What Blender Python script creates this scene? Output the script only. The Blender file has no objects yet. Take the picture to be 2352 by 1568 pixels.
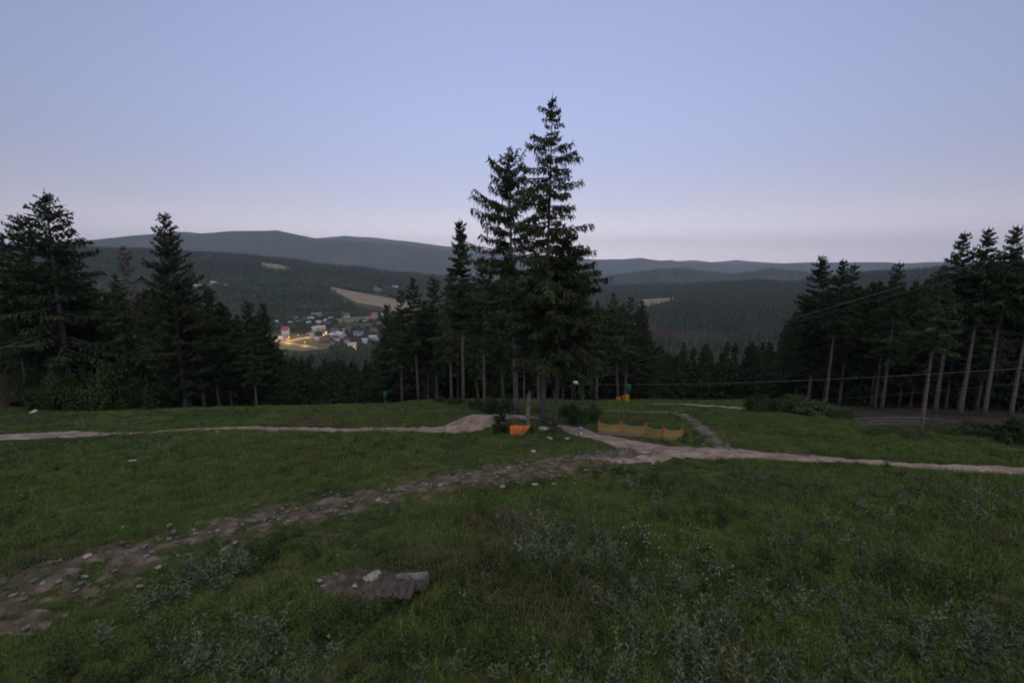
import bpy, bmesh, math, random
import numpy as np
from mathutils import Vector, Matrix

rng = np.random.default_rng(7)
random.seed(7)
R = math.radians
SC = bpy.context.scene
COL = SC.collection

# ------------------------------------------------------------------ camera
F = 1080.0                       # focal length in pixels of a 2352 px wide picture
PITCH = R(9.41)
CAM_Z = 7.0
cam = bpy.data.cameras.new('camera')
cam.sensor_width = 36.0
cam.lens = 36.0 * F / 2352.0
cam.clip_start = 0.1
cam.clip_end = 60000.0
cam_o = bpy.data.objects.new('camera', cam)
COL.objects.link(cam_o)
cam_o.location = (0, 0, CAM_Z)
cam_o.rotation_euler = (R(90) - PITCH, 0, 0)
SC.camera = cam_o

# ------------------------------------------------------------------ sky and light
world = bpy.data.worlds.new('World')
SC.world = world
world.use_nodes = True
wn, wl = world.node_tree.nodes, world.node_tree.links
bg = wn['Background']
tc = wn.new('ShaderNodeTexCoord')
sep = wn.new('ShaderNodeSeparateXYZ')
wl.new(tc.outputs['Generated'], sep.inputs[0])
ramp = wn.new('ShaderNodeValToRGB')          # twilight: pink belt at the horizon, blue-violet above
ramp.color_ramp.interpolation = 'B_SPLINE'
els = [(0.0, (1.66, 1.44, 1.58)), (0.05, (1.28, 1.16, 1.30)), (0.11, (.70, .70, .88)), (0.20, (.53, .59, .89)),
       (0.35, (.455, .53, .87)), (0.6, (.40, .455, .73)), (1.0, (.36, .41, .64))]
cr = ramp.color_ramp
while len(cr.elements) < len(els):
    cr.elements.new(0.5)
for e, (p, c) in zip(cr.elements, els):
    e.position = p
    e.color = (*[q * .5 for q in c], 1)          # doubled again below
wl.new(sep.outputs['Z'], ramp.inputs[0])
dot = wn.new('ShaderNodeVectorMath'); dot.operation = 'DOT_PRODUCT'
wl.new(tc.outputs['Generated'], dot.inputs[0]); dot.inputs[1].default_value = (0.03, 1.0, 0.0)
# Rayleigh-like: brightest towards and opposite the sunken sun (behind the camera), weaker at right angles to it
sq = wn.new('ShaderNodeMath'); sq.operation = 'MULTIPLY'
wl.new(dot.outputs['Value'], sq.inputs[0]); wl.new(dot.outputs['Value'], sq.inputs[1])
mr = wn.new('ShaderNodeMapRange')
for i, v in enumerate((0.0, 1.0, 0.94, 2.20)):
    mr.inputs[i + 1].default_value = v
wl.new(sq.outputs[0], mr.inputs[0])
sky = wn.new('ShaderNodeTexSky'); sky.sky_type = 'NISHITA'; sky.sun_disc = False
sky.sun_elevation = R(8); sky.sun_rotation = R(180); sky.altitude = 900; sky.ozone_density = 2
skm = wn.new('ShaderNodeVectorMath'); skm.operation = 'SCALE'; skm.inputs['Scale'].default_value = 0.10
wl.new(sky.outputs[0], skm.inputs[0])
gl = wn.new('ShaderNodeVectorMath'); gl.operation = 'SCALE'
wl.new(ramp.outputs[0], gl.inputs[0]); wl.new(mr.outputs[0], gl.inputs['Scale'])
mx = wn.new('ShaderNodeMix'); mx.data_type = 'RGBA'; mx.inputs[0].default_value = 0.93
wl.new(skm.outputs[0], mx.inputs[6]); wl.new(gl.outputs[0], mx.inputs[7])
wl.new(mx.outputs[2], bg.inputs[0])
bg.inputs[1].default_value = 1.0

sun = bpy.data.lights.new('sun', 'SUN')
sun.energy = 1.2; sun.angle = R(70); sun.color = (1.0, .84, .66)
sun_o = bpy.data.objects.new('sun', sun)
COL.objects.link(sun_o)
sun_o.rotation_euler = (R(22), 0, R(15))

SC.view_settings.view_transform = 'Standard'
SC.view_settings.look = 'None'
SC.view_settings.exposure = 0.0
SC.view_settings.gamma = 1.0
SC.cycles.use_denoising = True
SC.cycles.max_bounces = 5
SC.cycles.diffuse_bounces = 2
SC.cycles.glossy_bounces = 2
SC.cycles.transmission_bounces = 2
SC.cycles.volume_bounces = 0
SC.cycles.filter_width = 1.9
SC.cycles.sample_clamp_indirect = 4.0

# ------------------------------------------------------------------ helpers
def tag(o, label=None, category=None, group=None, kind=None):
    for k, v in (('label', label), ('category', category), ('group', group), ('kind', kind)):
        if v:
            o[k] = v
    return o

def link(name, data, parent=None, loc=None, col=None):
    o = bpy.data.objects.new(name, data)
    (col or COL).objects.link(o)
    if parent is not None:
        o.parent = parent
    if loc is not None:
        o.location = loc
    return o

def mesh_np(name, V, Fc, mats=None, smooth=False, k=None):
    """vertices (n,3) and faces (m,k) to a mesh datablock."""
    V = np.asarray(V, np.float32); Fc = np.asarray(Fc, np.int32)
    me = bpy.data.meshes.new(name)
    me.vertices.add(len(V)); me.vertices.foreach_set('co', V.ravel())
    m, kk = Fc.shape
    me.loops.add(m * kk); me.loops.foreach_set('vertex_index', Fc.ravel())
    me.polygons.add(m)
    me.polygons.foreach_set('loop_start', np.arange(0, m * kk, kk, dtype=np.int32))
    me.polygons.foreach_set('loop_total', np.full(m, kk, np.int32))
    if smooth:
        me.polygons.foreach_set('use_smooth', np.ones(m, bool))
    for mt in (mats if isinstance(mats, (list, tuple)) else [mats]):
        if mt:
            me.materials.append(mt)
    me.update(calc_edges=True)
    return me

class MB:
    """collects boxes, tubes and prisms as quads/tris, builds one mesh."""
    def __init__(s):
        s.v, s.f = [], []
    def add(s, vs, fs):
        b = len(s.v)
        s.v += [tuple(map(float, v)) for v in vs]
        s.f += [tuple(b + i for i in f) for f in fs]
    def box(s, c, size, rz=0.0, tilt=None):
        sx, sy, sz = [q / 2 for q in size]
        m = Matrix.Rotation(rz, 3, 'Z')
        if tilt:
            m = m @ Matrix.Rotation(tilt[0], 3, 'X') @ Matrix.Rotation(tilt[1], 3, 'Y')
        vs = [Vector(c) + m @ Vector((x, y, z)) for z in (-sz, sz) for y in (-sy, sy) for x in (-sx, sx)]
        s.add(vs, [(0, 2, 3, 1), (4, 5, 7, 6), (0, 1, 5, 4), (2, 6, 7, 3), (0, 4, 6, 2), (1, 3, 7, 5)])
    def tube(s, pts, rad, n=6, cap=True):
        pts = [Vector(p) for p in pts]
        rad = rad if hasattr(rad, '__len__') else [rad] * len(pts)
        vs = []
        for i, p in enumerate(pts):
            d = (pts[min(i + 1, len(pts) - 1)] - pts[max(i - 1, 0)]).normalized()
            a = Vector((1, 0, 0)) if abs(d.x) < .8 else Vector((0, 1, 0))
            x = d.cross(a).normalized(); y = d.cross(x)
            vs += [p + (x * math.cos(t) + y * math.sin(t)) * rad[i] for t in [2 * math.pi * j / n for j in range(n)]]
        fs = [(i * n + j, i * n + (j + 1) % n, (i + 1) * n + (j + 1) % n, (i + 1) * n + j) for i in range(len(pts) - 1) for j in range(n)]
        if cap:
            fs += [tuple(range(n))[::-1], tuple((len(pts) - 1) * n + j for j in range(n))]
        s.add(vs, fs)
    def build(s, name, mat, parent=None, loc=None, bevel=0.0, smooth=False):
        me = bpy.data.meshes.new(name)
        me.from_pydata(s.v, [], s.f)
        bm = bmesh.new(); bm.from_mesh(me)
        bmesh.ops.recalc_face_normals(bm, faces=bm.faces)
        if bevel:
            bmesh.ops.bevel(bm, geom=bm.edges[:], offset=bevel, segments=2, affect='EDGES', profile=.5)
        bm.to_mesh(me); bm.free()
        if smooth:
            me.polygons.foreach_set('use_smooth', np.ones(len(me.polygons), bool))
        me.materials.append(mat)
        return link(name, me, parent, loc)

def empty(name, loc, rz=0.0):
    o = link(name, None, None, loc)
    o.rotation_euler = (0, 0, rz)
    o.empty_display_size = .3
    return o

# value noise on numpy arrays
_perm = rng.random((256, 256)).astype(np.float64)
def vnoise(x, y):
    xi, yi = np.floor(x).astype(int), np.floor(y).astype(int)
    fx, fy = x - xi, y - yi
    fx, fy = fx * fx * (3 - 2 * fx), fy * fy * (3 - 2 * fy)
    g = lambda a, b: _perm[a & 255, b & 255]
    return (g(xi, yi) * (1 - fx) * (1 - fy) + g(xi + 1, yi) * fx * (1 - fy) + g(xi, yi + 1) * (1 - fx) * fy + g(xi + 1, yi + 1) * fx * fy) * 2 - 1
def fbm(x, y, s, o=4):
    t, a = 0.0, 1.0
    for i in range(o):
        t = t + a * vnoise(x / s + 17.3 * i, y / s + 9.1 * i); a *= .5; s *= .5
    return t
def sstep(a, b, x):
    t = np.clip((x - a) / (b - a), 0, 1)
    return t * t * (3 - 2 * t)

# ------------------------------------------------------------------ materials
def mat(name, cols, scale=3.0, rough=.9, detail=5, bump=0.0, bscale=None, rand=0.0, spec=.2, coord='Object', pos=None, emit=None, trans=0.0):
    m = bpy.data.materials.new(name); m.use_nodes = True
    n, l = m.node_tree.nodes, m.node_tree.links
    p = n['Principled BSDF']
    p.inputs['Roughness'].default_value = rough
    p.inputs['Specular IOR Level'].default_value = spec
    t = n.new('ShaderNodeTexCoord')
    nz = n.new('ShaderNodeTexNoise'); nz.inputs['Scale'].default_value = scale; nz.inputs['Detail'].default_value = detail
    l.new(t.outputs[coord], nz.inputs['Vector'])
    r = n.new('ShaderNodeValToRGB')
    pos = pos or [(.32 + .36 * i / max(1, len(cols) - 1)) for i in range(len(cols))]
    while len(r.color_ramp.elements) < len(cols):
        r.color_ramp.elements.new(.5)
    for e, c, q in zip(r.color_ramp.elements, cols, pos):
        e.position = q; e.color = (*c, 1)
    l.new(nz.outputs[0], r.inputs[0])
    out = r.outputs[0]
    if rand:
        oi = n.new('ShaderNodeObjectInfo')
        hs = n.new('ShaderNodeHueSaturation')
        mm = n.new('ShaderNodeMapRange'); mm.inputs[3].default_value = 1 - rand; mm.inputs[4].default_value = 1 + rand
        l.new(oi.outputs['Random'], mm.inputs[0]); l.new(mm.outputs[0], hs.inputs['Value'])
        mh = n.new('ShaderNodeMapRange'); mh.inputs[3].default_value = .5 - .06 * rand; mh.inputs[4].default_value = .5 + .06 * rand
        wn2 = n.new('ShaderNodeTexWhiteNoise'); wn2.noise_dimensions = '1D'
        l.new(oi.outputs['Random'], wn2.inputs['W']); l.new(wn2.outputs['Value'], mh.inputs[0]); l.new(mh.outputs[0], hs.inputs['Hue'])
        l.new(out, hs.inputs['Color']); out = hs.outputs[0]
    l.new(out, p.inputs['Base Color'])
    if bump:
        nb = n.new('ShaderNodeTexNoise'); nb.inputs['Scale'].default_value = bscale or scale * 6; nb.inputs['Detail'].default_value = 6
        l.new(t.outputs[coord], nb.inputs['Vector'])
        b = n.new('ShaderNodeBump'); b.inputs['Strength'].default_value = 1.0; b.inputs['Distance'].default_value = bump
        l.new(nb.outputs[0], b.inputs['Height']); l.new(b.outputs[0], p.inputs['Normal'])
    if emit:
        p.inputs['Emission Color'].default_value = (*emit[0], 1); p.inputs['Emission Strength'].default_value = emit[1]
    return m

M = {}
M['bark'] = mat('bark', [(.07, .058, .051), (.14, .122, .112), (.21, .185, .17)], 6, bump=.03, bscale=14, rand=.2)
M['deadwood'] = mat('deadwood', [(.09, .07, .055), (.22, .19, .165), (.33, .30, .27)], 5, bump=.03, bscale=18)
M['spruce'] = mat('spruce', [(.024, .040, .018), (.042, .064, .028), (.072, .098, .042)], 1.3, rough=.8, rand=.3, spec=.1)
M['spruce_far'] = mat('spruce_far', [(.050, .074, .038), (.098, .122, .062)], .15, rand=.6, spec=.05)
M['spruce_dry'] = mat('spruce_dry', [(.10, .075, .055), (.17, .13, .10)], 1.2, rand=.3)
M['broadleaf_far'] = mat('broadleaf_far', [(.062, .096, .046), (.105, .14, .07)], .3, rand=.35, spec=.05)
M['leaf'] = mat('leaf', [(.026, .046, .015), (.044, .072, .023), (.07, .10, .034)], 1.5, rough=.75, rand=.2, spec=.15)
M['grass'] = mat('grass', [(.062, .108, .028), (.105, .165, .042), (.155, .195, .066)], .55, rough=.85, rand=.4, spec=.1, coord='Object')
M['dry_grass'] = mat('dry_grass', [(.105, .10, .048), (.18, .155, .09)], .8, rand=.35, spec=.1)
M['herb'] = mat('herb', [(.062, .088, .044), (.105, .138, .075), (.17, .205, .125)], 2, rough=.75, rand=.3, spec=.15)
M['herb_dark'] = mat('herb_dark', [(.045, .075, .03), (.075, .115, .05)], 2, rough=.8, rand=.3, spec=.1)
M['petal_white'] = mat('petal_white', [(.6, .6, .58), (.8, .8, .78)], 5)
M['petal_pink'] = mat('petal_pink', [(.22, .08, .2), (.33, .15, .3)], 5)
M['petal_yellow'] = mat('petal_yellow', [(.45, .28, .02), (.6, .4, .04)], 5)
M['dirt'] = mat('dirt', [(.16, .125, .095), (.26, .205, .165), (.36, .29, .24)], 1.3, detail=9, bump=.05, bscale=6)
M['track'] = mat('track', [(.055, .062, .024), (.085, .07, .045), (.135, .105, .078), (.21, .17, .14)], 2.2, detail=12, bump=.07, bscale=5)
M['pale_stone'] = mat('pale_stone', [(.20, .185, .175), (.34, .325, .31), (.50, .49, .475)], 3.5, bump=.03, bscale=12, rand=.2)
M['stone'] = mat('stone', [(.12, .11, .10), (.22, .205, .195), (.36, .345, .33)], 3.5, bump=.03, bscale=12, rand=.25)
M['rubble'] = mat('rubble', [(.045, .04, .03), (.085, .072, .058), (.15, .135, .12)], 4, detail=10, bump=.08, bscale=9)
M['field'] = mat('field', [(.19, .16, .105), (.26, .22, .145)], .02, coord='Object', rand=.1)
M['meadow'] = mat('meadow', [(.085, .10, .045), (.13, .135, .065), (.18, .165, .09)], .02, detail=6)
M['orange'] = mat('orange', [(.62, .17, .035), (.78, .24, .06)], 6, rough=.6)
M['rib_orange'] = mat('rib_orange', [(.30, .085, .02), (.40, .12, .03)], 6, rough=.7)
M['muted'] = mat('muted', [(.14, .06, .03), (.20, .085, .045)], 6, rough=.8)  # darker, browner orange than the other pads, used on one pad
M['yellow'] = mat('yellow', [(.52, .32, .015), (.66, .42, .03)], 5, rough=.6)
M['red'] = mat('red', [(.42, .055, .03), (.55, .09, .05)], 6, rough=.6)
M['net'] = mat('net', [(.40, .27, .20), (.52, .37, .29)], 8, rough=.8)
M['net_yellow'] = mat('net_yellow', [(.38, .29, .02), (.50, .37, .03)], 8, rough=.7)
M['green_cover'] = mat('green_cover', [(.012, .08, .035), (.02, .13, .055)], 4, rough=.6)
M['steel'] = mat('steel', [(.22, .22, .22), (.34, .34, .35)], 8, rough=.5)
M['dark_metal'] = mat('dark_metal', [(.05, .05, .055), (.09, .09, .095)], 8, rough=.5)
M['white'] = mat('white', [(.62, .62, .62), (.78, .78, .78)], 5, rough=.6)
M['grey'] = mat('grey', [(.20, .21, .23), (.30, .31, .33)], 6, rough=.7)
M['cable'] = mat('cable', [(.14, .15, .16), (.2, .21, .22)], 3, rough=.5)
M['old_wood'] = mat('old_wood', [(.12, .105, .095), (.21, .185, .17)], 5, bump=.01)
M['rust_plate'] = mat('rust_plate', [(.055, .042, .040), (.08, .062, .06), (.105, .084, .08)], 2.5, rough=.75, bump=.008)
M['concrete'] = mat('concrete', [(.10, .09, .082), (.17, .155, .145), (.27, .255, .25)], 3.0, bump=.03, bscale=10)
M['roof_brown'] = mat('roof_brown', [(.06, .035, .035), (.10, .06, .06)], 3)

# ------------------------------------------------------------------ terrain
fwd = np.array([0, math.cos(PITCH), -math.sin(PITCH)]); upv = np.array([0, math.sin(PITCH), math.cos(PITCH)])
def ray(u, v):
    return fwd + np.array([1, 0, 0]) * (u - 1176) / F + upv * (784 - v) / F
def tan_el(u, v):
    d = ray(u, v); return d[2] / math.hypot(d[0], d[1])
def azim(u, v):
    d = ray(u, v); return math.atan2(d[0], d[1])
def project(x, y, z):
    zr = z - CAM_Z
    dep = y * fwd[1] + zr * fwd[2]
    return 1176 + F * x / dep, 784 - F * (y * upv[1] + zr * upv[2]) / dep

def pchip(xk, yk, x):
    """monotone cubic through (xk, yk[...,k]) with rows of yk evaluated at x."""
    h = np.diff(xk); d = np.diff(yk, axis=-1) / h
    m = np.zeros_like(yk)
    m[..., 0], m[..., -1] = d[..., 0], d[..., -1]
    a, b = d[..., :-1], d[..., 1:]
    w1, w2 = 2 * h[1:] + h[:-1], h[1:] + 2 * h[:-1]
    with np.errstate(divide='ignore', invalid='ignore'):
        hm = (w1 + w2) / (w1 / a + w2 / b)
    m[..., 1:-1] = np.where(a * b > 0, hm, 0)
    i = np.clip(np.searchsorted(xk, x) - 1, 0, len(xk) - 2)
    t = (x - xk[i]) / h[i]
    return (yk[..., i] * (1 + 2 * t) * (1 - t) ** 2 + m[..., i] * h[i] * t * (1 - t) ** 2 + yk[..., i + 1] * t * t * (3 - 2 * t) + m[..., i + 1] * h[i] * t * t * (t - 1))

NY = np.array([-400, -60, 0, 7, 15, 22, 30, 45, 60, 70, 80, 100, 150, 260.])
NZ = np.array([[60, -3.5, -6.6, -7.2, -8.4, -9.45, -10.9, -14.2, -18.0, -20.8, -24.3, -32.5, -55, -95]])
NZL = np.array([[60, -3.5, -6.6, -7.2, -8.4, -9.45, -10.9, -14.15, -19.8, -24.5, -30, -39, -60, -95]])
def near_z(x, y):
    sh = x.shape
    y = np.clip(y, -400, 260)
    a = pchip(NY, NZ, y.ravel())[0].reshape(sh); b = pchip(NY, NZL, y.ravel())[0].reshape(sh)
    w = sstep(-14, -24, x)
    z = a * (1 - w) + b * w
    z = z + .16 * fbm(x, y, 9, 3) + .05 * fbm(x, y, 1.7, 3)
    # built-up jump on the bike trail
    k = sstep(-5.2, -2.4, x) * (1 - sstep(1.0, 4.2, x))
    z = z + .80 * k * np.exp(-((y - 30.8 - .05 * x) / 1.25) ** 4)
    # wheel-worn hollows across the meadow, lower right
    for off in (0, 1.6):
        q = (x - 2.6 - off) - .62 * (17 - y)
        z = z - .09 * np.exp(-(q / .28) ** 2) * sstep(19, 16, y)
    return z

def curve(tab):
    az = np.array([azim(u, v) for u, v in tab]); te = np.array([tan_el(u, v) for u, v in tab])
    return lambda a: np.interp(a, az, te)
C1100 = curve([(-200, 745), (400, 742), (900, 735), (1300, 745), (1700, 745), (2600, 735)])
CM1 = curve([(-200, 566), (177, 563), (322, 567), (443, 575), (564, 580), (689, 595), (728, 602), (849, 613), (976, 627), (1100, 640), (1376, 653), (1568, 650), (1637, 642), (1733, 636), (1788, 640), (1843, 640), (1969, 622), (2068, 615), (2145, 607), (2352, 600), (2600, 596)])
CH3 = curve([(-200, 640), (1250, 645), (1375, 636), (1417, 628), (1486, 618), (1568, 613), (1609, 620), (1650, 625), (1691, 628), (1733, 620), (1774, 614), (1815, 618), (1864, 625), (1960, 640), (2600, 650)])
CB1 = curve([(-200, 565), (100, 560), (177, 555), (322, 539), (403, 533), (463, 537), (524, 531), (584, 532), (636, 529), (689, 541), (728, 548), (800, 553), (976, 569), (1060, 580), (1180, 602), (1300, 640), (2600, 650)])
CF = curve([(-200, 575), (600, 570), (728, 548), (794, 542), (849, 544), (904, 550), (976, 559), (1060, 568), (1180, 582), (1362, 595), (1431, 595), (1472, 591), (1513, 598), (1540, 596), (1581, 604), (1623, 603), (1664, 607), (1760, 606), (1870, 602), (1969, 602), (2014, 601), (2068, 604), (2140, 602), (2352, 598), (2600, 598)])
CFF = curve([(-200, 590), (1300, 600), (1500, 602), (1568, 599), (1595, 597), (1636, 602), (1691, 597), (1719, 600), (1760, 604), (1815, 606), (2000, 606), (2600, 604)])

AZ = np.concatenate([np.radians(np.arange(-180, -76, 4.0)), np.radians(np.arange(-76, -60, .4)), np.radians(np.arange(-60, 60.01, .2)), np.radians(np.arange(60.4, 76, .4)), np.radians(np.arange(78, 179, 4.0)), [math.pi]])
AZ[0], AZ[-1] = -math.pi, math.pi
RR = [0.4]
while RR[-1] < 13150:
    r = RR[-1]
    RR.append(r * (1.16 if r < 4 else 1.0085 if r < 60 else 1.013 if r < 300 else 1.025))
RR = np.array(RR)
def build_height():
    A, Rg = np.meshgrid(AZ, RR, indexing='ij')
    X, Y = Rg * np.sin(A), Rg * np.cos(A)
    zn = near_z(X, Y)
    ac = np.clip(AZ, -R(58), R(58))
    rk = np.array([60, 150, 300, 450, 620, 800, 1100, 2600, 3350, 4500, 5300, 6500, 7800, 9500, 11300, 13000, 15600.])
    zk = np.zeros((len(AZ), len(rk)))
    for j, v in enumerate((-18, -53, -90, -117, -143, -152)):
        zk[:, j] = v
    zk[:, 6] = np.clip(1100 * C1100(ac), -152, 0)
    zk[:, 7] = 2600 * CM1(ac) - 20
    zk[:, 9] = 4500 * CH3(ac) - 12
    zk[:, 11] = 6500 * CB1(ac)
    zk[:, 13] = 9500 * CF(ac)
    zk[:, 15] = 13000 * CFF(ac)
    for j in (8, 10, 12, 14):
        te = np.minimum(zk[:, j - 1] / rk[j - 1], zk[:, j + 1] / rk[j + 1])
        zk[:, j] = te * rk[j] - .012 * rk[j]
    zk[:, 16] = zk[:, 15] - 120
    zf = pchip(rk, zk, np.clip(RR, 60, 15600))
    zf = zf + fbm(X, Y, 260, 4) * np.clip((Rg - 150) / 900, 0, 1) * 6 + fbm(X, Y, 1500, 4) * np.clip((Rg - 3000) / 3000, 0, 1) * 9
    ya = np.cos(A)
    w = sstep(75, 170, Rg) * sstep(-.1, .35, ya)
    back = -6 + .05 * np.clip(-Y, 0, 1e9)
    zn = np.where(Rg > 240, np.where(ya < .3, np.clip(zn, -150, 90), zn), zn)
    z = zn * (1 - w) + zf * w
    return X, Y, z + CAM_Z
GX, GY, GZ = build_height()
def H(x, y):
    x = np.asarray(x, float); y = np.asarray(y, float)
    a = np.arctan2(x, y); r = np.clip(np.hypot(x, y), RR[0], RR[-1] * .999)
    i = np.clip(np.searchsorted(AZ, a) - 1, 0, len(AZ) - 2); j = np.clip(np.searchsorted(RR, r) - 1, 0, len(RR) - 2)
    s = (a - AZ[i]) / (AZ[i + 1] - AZ[i]); t = (r - RR[j]) / (RR[j + 1] - RR[j])
    return (GZ[i, j] * (1 - s) * (1 - t) + GZ[i + 1, j] * s * (1 - t) + GZ[i, j + 1] * (1 - s) * t + GZ[i + 1, j + 1] * s * t)
def Hf(x, y):
    return float(H(x, y))
def gpt(u, v, base=True, rmin=5.0, rmax=9000.0):
    """where the line of sight through picture point (u, v) first meets the ground."""
    d = ray(u, v); hz = math.hypot(d[0], d[1])
    rs = np.geomspace(rmin, rmax, 3000)
    zz = CAM_Z + rs * d[2] / hz
    hh = H(rs * d[0] / hz, rs * d[1] / hz)
    k = np.argmax(zz <= hh)
    if zz[k] > hh[k]:
        k = int(np.argmin(zz - hh))
    r = rs[k]
    return Vector((r * d[0] / hz, r * d[1] / hz, float(hh[k])))
def at_depth(u, y):
    """ground point at forward distance y that appears in picture column u."""
    x = (u - 1176) / F * y
    for _ in range(6):
        z = Hf(x, y)
        x = (u - 1176) / F * (y * fwd[1] + (z - CAM_Z) * fwd[2])
    return Vector((x, y, Hf(x, y)))
def z_for_v(y, v):
    k = (784 - v) / F
    return CAM_Z + y * (k * fwd[1] - upv[1]) / (upv[2] - k * fwd[2])

# ---- ground sheet
na, nr = GX.shape
V = np.stack([GX, GY, GZ], -1).reshape(-1, 3)
ii, jj = np.meshgrid(np.arange(na - 1), np.arange(nr - 1), indexing='ij')
a = (ii * nr + jj).ravel(); FQ = np.stack([a, a + 1, a + nr + 1, a + nr], 1)[:, ::-1]
gm = bpy.data.materials.new('ground_cover'); gm.use_nodes = True
n, l = gm.node_tree.nodes, gm.node_tree.links
p = n['Principled BSDF']; p.inputs['Roughness'].default_value = .95; p.inputs['Specular IOR Level'].default_value = .05
geo = n.new('ShaderNodeNewGeometry')
def gnoise(scale, detail=6, rough=.6):
    q = n.new('ShaderNodeTexNoise'); q.inputs['Scale'].default_value = scale; q.inputs['Detail'].default_value = detail; q.inputs['Roughness'].default_value = rough
    l.new(geo.outputs['Position'], q.inputs['Vector']); return q.outputs[0]
def gramp(src, cols, pos):
    q = n.new('ShaderNodeValToRGB')
    while len(q.color_ramp.elements) < len(cols):
        q.color_ramp.elements.new(.5)
    for e, c, s in zip(q.color_ramp.elements, cols, pos):
        e.position = s; e.color = (*c, 1)
    l.new(src, q.inputs[0]); return q.outputs[0]
def gmix(f, a_, b_, mode='MIX'):
    q = n.new('ShaderNodeMix'); q.data_type = 'RGBA'; q.blend_type = mode
    if isinstance(f, float): q.inputs[0].default_value = f
    else: l.new(f, q.inputs[0])
    l.new(a_, q.inputs[6]); l.new(b_, q.inputs[7]); return q.outputs[2]
near_c = gramp(gnoise(.32, 8), [(.034, .050, .016), (.060, .082, .024), (.090, .095, .040), (.13, .112, .07)], [.30, .46, .58, .72])
near_f = gramp(gnoise(7, 6, .75), [(.5, .5, .5), (1.35, 1.35, 1.35)], [.35, .65])
near_c = gmix(1.0, near_c, near_f, 'MULTIPLY')
far_c = gramp(gnoise(.0022, 10, .65), [(.042, .055, .032), (.068, .074, .046), (.11, .092, .065)], [.38, .55, .70])
far_f = gramp(gnoise(.02, 5, .7), [(.6, .6, .6), (1.35, 1.35, 1.35)], [.35, .65])
far_c = gmix(1.0, far_c, far_f, 'MULTIPLY')
ln = n.new('ShaderNodeVectorMath'); ln.operation = 'LENGTH'; l.new(geo.outputs['Position'], ln.inputs[0])
mrn = n.new('ShaderNodeMapRange'); mrn.inputs[1].default_value = 70; mrn.inputs[2].default_value = 130; l.new(ln.outputs['Value'], mrn.inputs[0])
l.new(gmix(mrn.outputs[0], near_c, far_c), p.inputs['Base Color'])
bn = n.new('ShaderNodeBump'); bn.inputs['Distance'].default_value = .08; l.new(gnoise(5, 8, .7), bn.inputs['Height']); l.new(bn.outputs[0], p.inputs['Normal'])
ground = link('ground', mesh_np('ground', V, FQ, gm, smooth=True))
tag(ground, 'grassy hillside running down into a wooded valley and hills beyond', 'ground', kind='structure')

# ------------------------------------------------------------------ paths
def catmull(P, step):
    P = [Vector((q[0], q[1], 0)) for q in P]
    P = [P[0] * 2 - P[1]] + P + [P[-1] * 2 - P[-2]]
    out = []
    for i in range(1, len(P) - 2):
        p0, p1, p2, p3 = P[i - 1:i + 3]
        m = max(2, int((p2 - p1).length / step))
        for k in range(m):
            t = k / m
            out.append(.5 * ((2 * p1) + (p2 - p0) * t + (2 * p0 - 5 * p1 + 4 * p2 - p3) * t * t + (3 * p1 - p0 - 3 * p2 + p3) * t ** 3))
    out.append(P[-2])
    return np.array([(q.x, q.y) for q in out])
PATHS = []
def strip(name, uvw, material, label, lift=.06, edge=-.10, nz=.05, step=.12, world_pts=None, nscale=.9, mask=True, soft=False):
    pts, wid = [], []
    for u, v, w in uvw:
        pts.append(gpt(u, v)); wid.append(w)
    c = catmull(pts, step)
    seg = np.r_[0, np.cumsum(np.hypot(*np.diff(c, axis=0).T))]
    key = [np.argmin(np.hypot(c[:, 0] - q.x, c[:, 1] - q.y)) for q in pts]
    w = np.interp(np.arange(len(c)), key, wid)
    t = np.gradient(c, axis=0); t /= np.linalg.norm(t, axis=1, keepdims=True) + 1e-9
    nrm = np.stack([-t[:, 1], t[:, 0]], 1)
    m = 17 if step > 1 else 45
    s = np.linspace(-.62, .62, m)
    XY = c[:, None] + nrm[:, None] * (s[None, :, None] * w[:, None, None])
    prof = lift + (edge - lift) * sstep(.12 if soft else .30, .60, np.abs(s))[None]
    z = H(XY[..., 0], XY[..., 1]) + prof + nz * fbm(XY[..., 0], XY[..., 1], nscale, 5)
    Vv = np.concatenate([XY, z[..., None]], -1).reshape(-1, 3)
    i_, j_ = np.meshgrid(np.arange(len(c) - 1), np.arange(m - 1), indexing='ij')
    q = (i_ * m + j_).ravel()
    o = link(name, mesh_np(name, Vv, np.stack([q, q + 1, q + m + 1, q + m], 1), M[material], smooth=True))
    tag(o, label, 'path', kind='structure')
    if mask:
        PATHS.append((c, w, material))
    return o
trail = [(-620, 1026, 2.6), (-120, 1009, 2.3), (60, 1003, 2.2), (160, 999, 1.8), (280, 996, 1.2), (400, 990, .55), (530, 985, 1.3), (700, 986, 1.5), (860, 987, 1.7), (1000, 988, 2.4), (1060, 986, 2.4), (1110, 983, 2.5), (1160, 981, 2.2), (1210, 980, 2.0), (1262, 979, 1.9), (1310, 986, 1.9), (1360, 1001, 2.1), (1430, 1018, 2.6), (1500, 1031, 3.0), (1600, 1040, 3.0), (1700, 1043, 2.2), (1800, 1048, 1.5), (1900, 1056, 1.1), (1960, 1061, .5), (2015, 1064, 1.0), (2150, 1073, 1.2), (2420, 1088, 1.2), (2900, 1116, 1.2)]
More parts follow.
